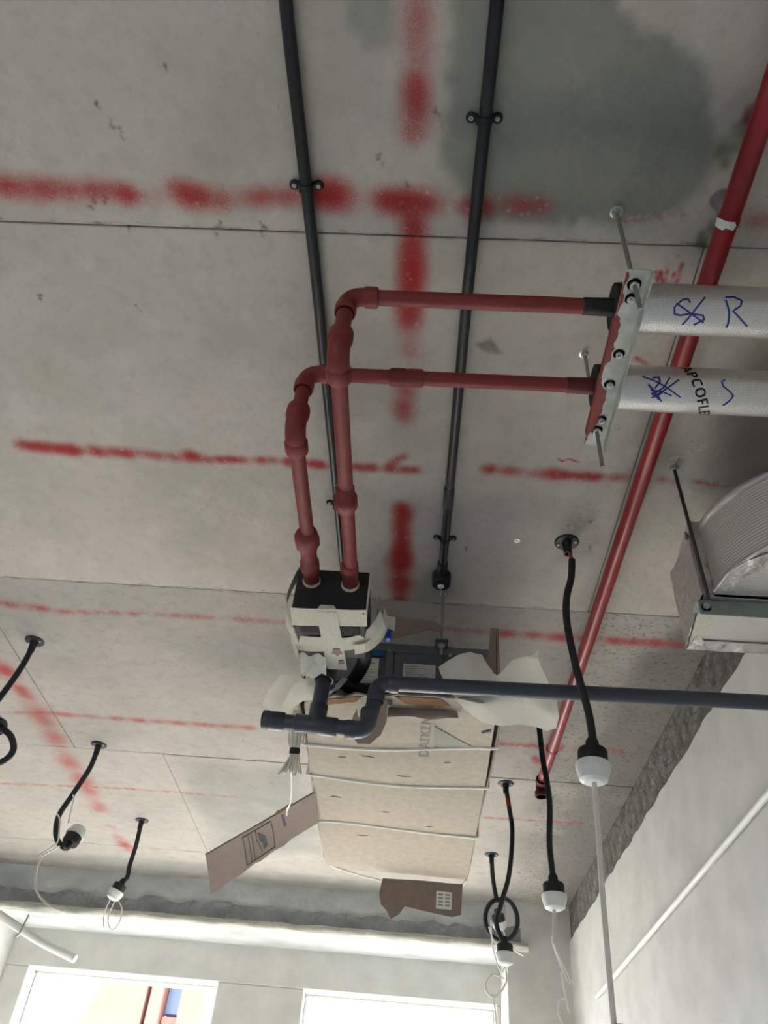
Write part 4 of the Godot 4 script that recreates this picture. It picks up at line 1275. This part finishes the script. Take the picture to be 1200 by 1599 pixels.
	solo("cardboard_scrap", Sh.new().sheet(p2([[-0.15, 0.0], [-0.13, 0.075], [-0.06, 0.072], [0.0, 0.062], [0.045, 0.05], [0.075, 0.032], [0.06, 0.018], [0.03, 0.026], [-0.04, 0.016], [-0.09, -0.004]]), func(q): return P(q.x, 1.365 + q.y, -2.06 + 0.25 * q.y + 0.012 * sin(q.x * 30.0)), 0.005, 0.02), M.carton_brown, "dark torn cardboard strip over the grey unit's top edge beside blue tape", "cardboard")
	# label piece at the far end
	var fe := thing("cardboard_end", "cardboard end piece with a white label hanging from the carton's far end", "cardboard")
	var fm := func(q: Vector2) -> Vector3:
		return P(q.x, 1.145 - q.y, -3.56 - 0.2 * q.y + 0.004 * sin(q.x * 25.0))
	obj("panel", Sh.new().sheet(p2([[-0.1, 0.0], [0.24, 0.0], [0.236, 0.115], [0.2, 0.125], [0.13, 0.118], [0.06, 0.11], [0.0, 0.1], [-0.02, 0.13], [-0.055, 0.15], [-0.075, 0.12], [-0.1, 0.1], [-0.11, 0.06]]), fm, 0.005, 0.03), M.carton_brown, fe)
	obj("white_label", Sh.new().sheet(p2([[0.13, 0.035], [0.195, 0.035], [0.195, 0.1], [0.13, 0.1]]), func(q): return fm.call(q) + Vector3(0, 0, 0.006), 0.001, 0.03), M.paper, fe)
	var bars := Sh.new()
	for i in 4:
		for s in [0.138, 0.168]:
			bars.sheet(p2([[s, 0.043 + i * 0.013], [s + 0.02, 0.043 + i * 0.013], [s + 0.02, 0.05 + i * 0.013], [s, 0.05 + i * 0.013]]), func(q): return fm.call(q) + Vector3(0, 0, 0.007), 0.0005, 0.03)
	obj("label_print", bars, M.print_grey, fe)


func plastic() -> void:
	# thin foam sheet at the unit's near right corner, hanging behind the long drain pipe
	var f := FastNoiseLite.new()
	f.seed = 8
	f.frequency = 9.0
	var lay := func(q: Vector2) -> Vector3:
		var fold := 0.03 * absf(sin((q.x * 0.8 + q.y) * 22.0)) + 0.018 * f.get_noise_2d(q.x, q.y)
		return P(q.x, q.y, -2.02 - 0.25 * (1.2 - q.y) + fold * 0.6)
	solo("plastic_sheet", Sh.new().sheet(p2([[0.06, 1.24], [0.1, 1.258], [0.15, 1.285], [0.185, 1.285], [0.205, 1.25], [0.228, 1.222], [0.27, 1.262], [0.325, 1.285], [0.347, 1.305], [0.352, 1.255], [0.372, 1.21], [0.395, 1.16], [0.402, 1.12], [0.392, 1.085], [0.366, 1.076], [0.34, 1.083], [0.29, 1.088], [0.23, 1.085], [0.19, 1.086], [0.155, 1.105], [0.115, 1.14], [0.085, 1.175]]), lay, 0.0012, 0.014), M.poly_sheet, "white wrinkled plastic foam sheet draped at the grey unit's right corner", "plastic sheet")
	var lay2 := func(q: Vector2) -> Vector3:
		var fold := 0.02 * absf(sin((q.x - q.y * 0.5) * 30.0)) + 0.014 * f.get_noise_2d(q.x + 5.0, q.y)
		return P(q.x, q.y, -2.06 + fold)
	solo("plastic_film", Sh.new().sheet(p2([[-0.437, 1.1], [-0.42, 1.15], [-0.398, 1.197], [-0.345, 1.21], [-0.32, 1.195], [-0.285, 1.24], [-0.262, 1.235], [-0.29, 1.18], [-0.23, 1.19], [-0.215, 1.21], [-0.2, 1.2], [-0.22, 1.165], [-0.26, 1.14], [-0.32, 1.12], [-0.36, 1.08], [-0.38, 1.1]]), lay2, 0.0008, 0.012), M.poly_sheet, "clear plastic film sticking out at the carton's near left corner", "plastic sheet")


func drain() -> void:
	var t := thing("drain_pipe", "dark grey plastic drain pipe with tee, elbows and a long run to the right wall", "pipe")
	var z := -1.93
	var r := 0.0205
	var c := 0.0245
	obj("long_pipe", Sh.new().tube(pv([[-0.06, 1.128, z], [0.998, 1.146, z]]), r, 20), M.pvc_grey, t)
	var e := Sh.new()
	elbow(e, P(-0.108, 1.127, z), Vector3(0, 1, 0), Vector3(1, 0, 0), 0.03, r + 0.002, c, 0.03)
	obj("elbow", e, M.pvc_grey, t)
	obj("short_riser", Sh.new().tube(pv([[-0.11, 1.08, z], [-0.118, 1.02, z]]), r, 20), M.pvc_grey, t)
	e = Sh.new()
	elbow(e, P(-0.121, 0.985, z), Vector3(1, 0, 0), Vector3(0, 1, 0), 0.03, r + 0.002, c, 0.03)
	obj("elbow", e, M.pvc_grey, t)
	obj("lower_pipe", Sh.new().tube(pv([[-0.36, 0.994, z], [-0.15, 0.986, z]]), r, 20), M.pvc_grey, t)
	e = Sh.new()
	barrel(e, P(-0.315, 0.993, z), P(-0.2, 0.988, z), [[0, r], [0.02, c], [0.98, c], [1, r]], 20)
	barrel(e, P(-0.258, 0.99, z), P(-0.257, 1.05, z), [[0, c], [0.95, c], [1, r]], 20)
	obj("tee", e, M.pvc_grey, t)
	e = Sh.new()
	barrel(e, P(-0.402, 0.996, z), P(-0.34, 0.994, z), [[0, 0.02], [0.04, 0.025], [0.3, 0.026], [0.34, 0.0245], [0.96, 0.0245], [1, r]], 20)
	obj("end_cap", e, M.pvc_grey, t)
	obj("riser", Sh.new().tube(pv([[-0.257, 1.04, z], [-0.255, 1.15, z]]), r, 20), M.pvc_grey, t)
	e = Sh.new()
	elbow(e, P(-0.255, 1.18, z), Vector3(0, 1, 0), Vector3(0, 0, -1), 0.026, r + 0.004, c + 0.004, 0.03)
	obj("elbow", e, M.pvc_grey, t)
	obj("unit_stub", Sh.new().tube(pv([[-0.255, 1.18, z - 0.03], [-0.255, 1.18, -2.17]]), r, 20), M.pvc_grey, t)


func wires() -> void:
	var t := thing("cable_bundle", "looped white cables tied with black tape hanging beside the carton's left edge", "cable")
	var z := -2.25
	for i in 5:
		var o := (i - 2) * 0.008
		obj("cable", Sh.new().tube(curve(pv([[-0.362 + o * 0.8, 1.2, z], [-0.36 + o, 1.1, z + 0.004 * i], [-0.352 + o * 0.5, 1.06, z], [-0.36 + o * 1.6, 1.0 + 0.008 * (i % 3), z], [-0.357 + o * 1.9, 0.99 + 0.008 * (i % 3), z + 0.004], [-0.352 + o * 1.7, 1.0, z + 0.008], [-0.35 + o * 0.6, 1.06, z + 0.008], [-0.352 + o, 1.14, z + 0.01]])), 0.0032, 8), M.cord, t)
	obj("tape_tie", Sh.new().box(P(-0.352, 1.062, z + 0.004), Vector3(0.03, 0.02, 0.022), 0.003), M.black, t)
	solo("flap_string", Sh.new().tube(curve(pv([[-0.356, 1.02, -2.25], [-0.38, 1.03, -2.5], [-0.42, 1.072, -2.72], [-0.425, 1.09, -2.735], [-0.428, 1.077, -2.78]])), 0.003, 8), M.string, "white string from the cable bundle down to the brown flap's edge", "string")


# ---------------------------------------------------------------- duct

func duct() -> void:
	var t := thing("air_duct", "foil covered duct with a curved bend at the right wall, seams taped silver", "duct")
	var lo := 1.19
	var hi := 1.385
	# straight stub: plan (x, -z); extruded upward
	var up := Transform3D(Basis(Vector3(1, 0, 0), Vector3(0, 0, -1), Vector3(0, 1, 0)), P(0, lo, 0))
	var body := Sh.new()
	body.prism(p2([[0.668, 1.53], [0.998, 1.53], [0.998, 1.752], [0.692, 1.755]]), up, hi + 0.035 - lo)
	obj("straight_section", body, M.duct_foil, t)
	# bend: heel curve from the stub round to the right
	var plan := PackedVector2Array()
	for i in 15:
		var a := PI * 0.5 * i / 14.0
		plan.append(Vector2(1.02 - 0.328 * cos(a), 1.524 - 0.29 * sin(a)))
	plan.append(Vector2(1.02, 1.54))
	plan.append(Vector2(0.692, 1.54))
	var bend := Sh.new()
	bend.smooth()
	var run := 0.0
	for i in 14:
		var a := plan[i]
		var b := plan[i + 1]
		var l := a.distance_to(b)
		# ribs run along the sheet: v across its height
		bend.quad(P(a.x, lo, -a.y), P(a.x, hi, -a.y), P(b.x, hi, -b.y), P(b.x, lo, -b.y), Vector2(run, 0), Vector2(run, hi - lo), Vector2(run + l, hi - lo), Vector2(run + l, 0))
		run += l
	obj("bend_wall", bend, M.duct_foil, t)
	var cheek := Sh.new()
	cheek.prism(plan, up, 0.002)
	obj("bend_cheek", cheek, M.duct_foil, t)
	obj("bend_cheek", Sh.new().prism(plan, Transform3D(up.basis, P(0, hi - 0.002, 0)), 0.002), M.duct_foil, t)
	# silver tape along the seams
	var seam := Sh.new()
	var bot := Sh.new()
	var pa := PackedVector3Array()
	var pb := PackedVector3Array()
	for i in 15:
		pa.append(P(plan[i].x - 0.001, hi - 0.004, -plan[i].y + 0.001))
		pb.append(P(plan[i].x - 0.001, lo + 0.002, -plan[i].y + 0.001))
	seam.tube(pa, 0.011, 10)
	bot.tube(pb, 0.0055, 10)
	obj("seam_tape", seam, M.foil_tape, t)
	obj("seam_tape", bot, M.foil_tape, t)
	var cr := FastNoiseLite.new()
	cr.seed = 5
	cr.frequency = 25.0
	# tape over the flange (facing the viewer) and the left side, wrinkled
	var side := func(q: Vector2) -> Vector3:
		return P(lerpf(0.664, 0.689, q.x) - 0.003 - 0.004 * absf(cr.get_noise_2d(q.y * 0.6, q.x * 0.12)), lo - 0.002 + q.y * (0.17 + 0.07 * q.x), lerpf(-1.53, -1.757, q.x))
	obj("side_tape", Sh.new().sheet(p2([[0, 0], [1, 0], [1, 1], [0, 1]]), side, -0.002, 0.06), M.foil_tape, t)
	var flange := func(q: Vector2) -> Vector3:
		return P(0.661 + q.x, lo + q.y, -1.527 + 0.003 * cr.get_noise_2d(q.x * 2.0, q.y))
	obj("flange_tape", Sh.new().sheet(p2([[0, 0], [0.03, 0], [0.032, 0.16], [0.02, 0.18], [0.0, 0.172]]), flange, 0.004, 0.012), M.foil_tape, t)
	var edge := func(q: Vector2) -> Vector3:
		return P(q.x, lo - 0.003 - 0.002 * absf(cr.get_noise_2d(q.x * 0.8, q.y * 2.0)), q.y)
	obj("bottom_tape", Sh.new().sheet(p2([[0.688, -1.762], [0.998, -1.762], [0.998, -1.715], [0.72, -1.72], [0.7, -1.69]]), edge, -0.001, 0.014), M.foil_tape, t)
	obj("bottom_tape", Sh.new().sheet(p2([[0.672, -1.6], [0.71, -1.6], [0.725, -1.68], [0.695, -1.7], [0.684, -1.7]]), edge, -0.001, 0.014), M.masking_tape, t)
	obj("bottom_tape", Sh.new().sheet(p2([[0.7, -1.43], [0.72, -1.4], [0.77, -1.36], [0.8, -1.4], [0.74, -1.45], [0.72, -1.51], [0.69, -1.515]]), edge, -0.001, 0.014), M.foil_tape, t)
	obj("scrap_tape", Sh.new().sheet(p2([[0, 0], [0.03, 0.004], [0.034, 0.02], [0.006, 0.03]]), func(q): return P(0.655 + q.x, 1.36 + q.y, -1.53 - q.x), 0.002, 0.01), M.carton_brown, t)
	var h := thing("duct_hanger", "greenish galvanised channel and dark threaded rod under the foil duct", "hanger")
	var ch := Sh.new()
	ch.box(P(0.829, lo - 0.006, -1.575), Vector3(0.345, 0.003, 0.052), 0.0008)
	ch.box(P(0.829, lo - 0.026, -1.549), Vector3(0.345, 0.042, 0.003), 0.0008)
	obj("channel", ch, M.galv_green, h)
	obj("threaded_rod", rod_mesh(P(0.661, 1.6, -1.514), P(0.669, 1.165, -1.515), 0.0048), M.rod_dark, h)
	obj("nut", nut(Sh.new(), P(0.672, lo - 0.026, -1.5475), Vector3(0, 0, 1), 0.009, 0.007, 0.012), M.steel, h)
	obj("ceiling_anchor", Sh.new().lathe([[0.0046, -0.012], [0.01, -0.012], [0.013, -0.001], [0.013, 0.0], [0.0, 0.0]], Transform3D(Basis(), P(0.661, 1.6, -1.514)), 16), M.steel, h)


# ---------------------------------------------------------------- cable drops

func rose(t: Node3D, x: float, z: float, spout := 0.05) -> void:
	var xf := Transform3D(Basis(), P(x, 1.6, z))
	obj("ceiling_rose", Sh.new().lathe([[0, -0.008], [0.033, -0.008], [0.0365, -0.005], [0.0365, 0.0], [0, 0.0]], xf, 30), M.flex, t)
	obj("spout", Sh.new().lathe([[0.008, -spout], [0.0125, -spout], [0.0135, -0.02], [0.016, -0.008], [0, -0.008]], xf, 18), M.black, t)
	for s in [-1.0, 1.0]:
		obj("screw", Sh.new().lathe([[0, -0.011], [0.003, -0.011], [0.004, -0.008], [0, -0.008]], Transform3D(Basis(), P(x + s * 0.025, 1.6, z + s * 0.008)), 10), M.steel, t)


func flex(t: Node3D, pts: Array, r := 0.0105) -> void:
	# corrugated conduit: fine rings
	var c := curve(pv(pts), 24)
	var rr := []
	for i in c.size():
		rr.append(r * (1.0 if i % 2 else 0.93))
	obj("flexible_conduit", Sh.new().tube(c, rr, 12), M.flex, t)


func cup(t: Node3D, at: Vector3, axis: Vector3, s := 1.0) -> void:
	# black box cap above a white tapering cup; at is the top of the cap, axis points up
	var y := axis.normalized()
	var x := y.cross(Vector3(0.2, 0.1, 1)).normalized()
	var xf := Transform3D(Basis(x, y, x.cross(y)) * s, at)
	obj("gland", Sh.new().lathe([[0, -0.005], [0.017, -0.005], [0.0165, 0.02], [0.012, 0.03], [0, 0.03]], xf, 18), M.black, t)
	obj("cap", Sh.new().lathe([[0, -0.042], [0.036, -0.042], [0.036, -0.005], [0.033, 0.0], [0, 0.0]], xf, 28), M.black, t)
	obj("cup", Sh.new().lathe([[0, -0.084], [0.022, -0.084], [0.033, -0.078], [0.041, -0.052], [0.0425, -0.04], [0.041, -0.036], [0, -0.036]], xf, 30), M.white_plastic, t)


func cord(t: Node3D, pts: Array, r: float, called := "cord") -> void:
	obj(called, Sh.new().tube(curve(pv(pts), 6), r, 10), M.cord if r > 0.004 else M.string, t)


func drops() -> void:
	var grp := "cable drops hanging from the ceiling"
	# the near right one
	var t := thing("cable_drop", "black cable drop near the right wall, white cup and long straight white cord", "cable drop", grp)
	rose(t, 0.428, -1.841)
	obj("wires", Sh.new().tube(pv([[0.432, 1.56, -1.838], [0.437, 1.515, -1.838]]), 0.006, 10), M.copper_wire, t)
	flex(t, [[0.438, 1.528, -1.841], [0.43, 1.46, -1.841], [0.412, 1.39, -1.841], [0.406, 1.3, -1.841], [0.418, 1.164, -1.84], [0.438, 1.03, -1.84], [0.442, 0.95, -1.84]])
	cup(t, P(0.438, 0.928, -1.84), Vector3(0.06, 1, 0))
	cord(t, [[0.434, 0.85, -1.84], [0.432, 0.74, -1.84], [0.427, 0.615, -1.84], [0.424, 0.48, -1.84], [0.422, 0.345, -1.84]], 0.0062)
	obj("lamp_holder", Sh.new().lathe([[0, -0.06], [0.02, -0.058], [0.032, -0.04], [0.033, -0.022], [0.024, -0.006], [0.008, 0.0], [0, 0.0]], Transform3D(Basis(), P(0.432, 0.352, -1.835)), 24), M.white_plastic, t)
	# behind the plastic sheet
	t = thing("cable_drop", "black cable drop coming from behind the plastic sheet, white cup and knotted cord", "cable drop", grp)
	rose(t, 0.44, -2.7)
	flex(t, [[0.44, 1.57, -2.7], [0.455, 1.46, -2.7], [0.462, 1.33, -2.7], [0.477, 1.164, -2.7], [0.468, 1.02, -2.7], [0.472, 0.915, -2.7]])
	cup(t, P(0.472, 0.892, -2.7), Vector3(0.0, 1, 0), 0.95)
	cord(t, [[0.469, 0.815, -2.7], [0.467, 0.77, -2.7], [0.461, 0.715, -2.7]], 0.006)
	cord(t, [[0.457, 0.735, -2.7], [0.468, 0.69, -2.695], [0.492, 0.64, -2.69], [0.503, 0.612, -2.69], [0.493, 0.62, -2.695], [0.474, 0.67, -2.7], [0.458, 0.725, -2.705]], 0.0035, "string_loop")
	cord(t, [[0.478, 0.64, -2.7], [0.484, 0.59, -2.7], [0.494, 0.535, -2.7]], 0.003, "string_tail")
	cord(t, [[0.488, 0.57, -2.7], [0.468, 0.565, -2.7], [0.462, 0.535, -2.7], [0.474, 0.505, -2.7], [0.492, 0.48, -2.7]], 0.003, "string_tail")
	# the tangled pair further on
	t = thing("cable_drop", "black cable drop with a red tape mark, right of the looped cable near windows", "cable drop", grp)
	rose(t, 0.432, -3.55)
	obj("red_tape", Sh.new().tube(pv([[0.438, 1.53, -3.55], [0.444, 1.49, -3.55]]), 0.0105, 12), M.red_gloss, t)
	flex(t, [[0.435, 1.56, -3.55], [0.445, 1.48, -3.55], [0.455, 1.374, -3.55], [0.436, 1.2, -3.55], [0.4, 1.08, -3.55], [0.378, 1.0, -3.55], [0.402, 0.935, -3.55]])
	cup(t, P(0.41, 0.925, -3.55), Vector3(0.0, 1, 0), 0.9)
	cord(t, [[0.41, 0.84, -3.55], [0.412, 0.79, -3.55], [0.375, 0.74, -3.55], [0.345, 0.74, -3.55], [0.33, 0.775, -3.55], [0.36, 0.81, -3.55], [0.405, 0.8, -3.55]], 0.0035, "string_loop")
	cord(t, [[0.36, 0.745, -3.55], [0.37, 0.66, -3.55], [0.37, 0.58, -3.55]], 0.003, "string_tail")
	t = thing("cable_drop", "black cable drop tied in a ring, nearest the right window", "cable drop", grp)
	rose(t, 0.454, -4.45)
	var ring := [[0.455, 1.56, -4.45], [0.46, 1.47, -4.45], [0.478, 1.37, -4.45]]
	for i in 15:
		var a := PI * 0.5 + TAU * i / 14.0
		ring.append([0.478 + 0.082 * cos(a) + 0.02, 1.27 + 0.1 * sin(a), -4.45 + 0.002 * i])
	flex(t, ring, 0.012)
	cup(t, P(0.478, 1.29, -4.43), Vector3(-0.3, 1, 0.5), 0.9)
	cord(t, [[0.43, 1.22, -4.4], [0.46, 1.15, -4.4], [0.52, 1.16, -4.4], [0.56, 1.12, -4.4], [0.6, 1.1, -4.4]], 0.0035, "string_tail")
	cord(t, [[0.44, 1.25, -4.4], [0.45, 1.12, -4.4], [0.49, 1.02, -4.4], [0.52, 1.12, -4.4], [0.5, 1.22, -4.4]], 0.0035, "string_loop")
	# left row
	t = thing("cable_drop", "black cable drop at the left picture edge, curling back up to its cap", "cable drop", grp)
	rose(t, -1.465, -2.589)
	flex(t, [[-1.465, 1.57, -2.589], [-1.472, 1.486, -2.589], [-1.503, 1.35, -2.589], [-1.545, 1.24, -2.589], [-1.565, 1.15, -2.58], [-1.53, 1.09, -2.57], [-1.45, 1.085, -2.57], [-1.385, 1.108, -2.57], [-1.366, 1.15, -2.57], [-1.395, 1.2, -2.575], [-1.432, 1.225, -2.58]], 0.0115)
	cup(t, P(-1.448, 1.232, -2.58), Vector3(0.75, -0.35, 0.2), 0.85)
	t = thing("cable_drop", "black cable drop left of the carton with its cap strung upside down", "cable drop", grp)
	rose(t, -1.447, -3.447)
	flex(t, [[-1.447, 1.57, -3.447], [-1.453, 1.481, -3.447], [-1.49, 1.355, -3.447], [-1.516, 1.268, -3.447], [-1.508, 1.2, -3.447], [-1.48, 1.152, -3.447], [-1.44, 1.128, -3.447]], 0.012)
	cup(t, P(-1.428, 1.148, -3.44), Vector3(-0.15, -1, 0.35), 0.98)
	cord(t, [[-1.495, 1.36, -3.44], [-1.475, 1.34, -3.44], [-1.468, 1.28, -3.44], [-1.463, 1.23, -3.44]], 0.0034, "string_loop")
	cord(t, [[-1.518, 1.262, -3.43], [-1.5, 1.24, -3.43], [-1.482, 1.18, -3.43], [-1.478, 1.14, -3.43], [-1.52, 1.1, -3.43], [-1.533, 1.084, -3.43], [-1.52, 1.086, -3.43], [-1.46, 1.13, -3.43]], 0.0034, "string_loop")
	cord(t, [[-1.525, 1.09, -3.44], [-1.528, 1.05, -3.44], [-1.515, 0.98, -3.44], [-1.48, 0.935, -3.44], [-1.42, 0.9, -3.44], [-1.36, 0.885, -3.44]], 0.0048)
	t = thing("cable_drop", "black cable drop nearest the left window, its cap with string loops below", "cable drop", grp)
	rose(t, -1.45, -4.339)
	flex(t, [[-1.45, 1.57, -4.339], [-1.444, 1.463, -4.339], [-1.448, 1.36, -4.339], [-1.444, 1.3, -4.339], [-1.47, 1.27, -4.339], [-1.485, 1.26, -4.33]], 0.012)
	cup(t, P(-1.462, 1.262, -4.33), Vector3(0.35, 1, 0), 0.95)
	cord(t, [[-1.495, 1.19, -4.33], [-1.505, 1.12, -4.33], [-1.49, 1.06, -4.33]], 0.003, "string_loop")
	cord(t, [[-1.47, 1.18, -4.33], [-1.48, 1.1, -4.33], [-1.45, 1.05, -4.33], [-1.42, 1.07, -4.33], [-1.42, 1.14, -4.33], [-1.45, 1.18, -4.33]], 0.003, "string_loop")


func wall_runs() -> void:
	solo("wall_conduit", Sh.new().tube(pv([[0.974, 0.982, 1.5], [0.974, 0.983, -2.2], [0.974, 0.981, -4.55]]), 0.0105, 14), M.white_plastic, "thin pale conduit running along the white right wall", "conduit")
	var t := thing("wall_pipe", "short pale pipe with a hook at the far left corner above the window", "pipe")
	obj("pipe", Sh.new().tube(curve(pv([[-2.62, 1.36, -5.1], [-2.4, 1.27, -5.15], [-2.15, 1.17, -5.19], [-1.9, 1.09, -5.2]])), 0.024, 14), M.white_plastic, t)
	obj("hook", Sh.new().tube(curve(pv([[-2.26, 1.3, -5.2], [-2.24, 1.22, -5.13], [-2.25, 1.17, -5.13], [-2.28, 1.17, -5.15]])), 0.006, 8), M.steel, t)


func _ready() -> void:
	rng.seed = 1
	var cam := Camera3D.new()
	cam.name = "camera"
	cam.position = Vector3(0, 1.5, 0)
	cam.rotation_degrees = Vector3(42.295, 4.04, 5.798)
	cam.fov = 65.19
	cam.near = 0.05
	cam.far = 200.0
	add_child(cam)
	cam.current = true
	var sky := ProceduralSkyMaterial.new()
	sky.sky_top_color = Color(0.66, 0.8, 0.98)
	sky.sky_horizon_color = Color(0.92, 0.95, 1.0)
	sky.ground_horizon_color = Color(0.75, 0.76, 0.76)
	sky.ground_bottom_color = Color(0.5, 0.48, 0.45)
	var env := Environment.new()
	env.background_mode = Environment.BG_SKY
	env.sky = Sky.new()
	env.sky.sky_material = sky
	env.background_energy_multiplier = 9.0
	env.tonemap_mode = Environment.TONE_MAPPER_LINEAR
	env.tonemap_exposure = 2.35
	env.sdfgi_enabled = true
	env.ssao_enabled = true
	env.ssil_enabled = true
	var we := WorldEnvironment.new()
	we.name = "world_environment"
	we.environment = env
	add_child(we)
	var sun := DirectionalLight3D.new()
	sun.name = "sun"
	sun.rotation_degrees = Vector3(-50, 168, 0)
	sun.light_energy = 15.0
	sun.light_color = Color(1.0, 0.98, 0.95)
	sun.light_angular_distance = 0.6
	sun.shadow_enabled = true
	add_child(sun)

	make_materials()
	ceiling_paint()
	build_room()
	build_outside()
	duct()
	fan_coil()
	carton()
	pipe_pair()
	pipe_hanger()
	sprinkler_pipe()
	conduits()
	valve_box()
	plastic()
	drain()
	wires()
	drops()
	wall_runs()
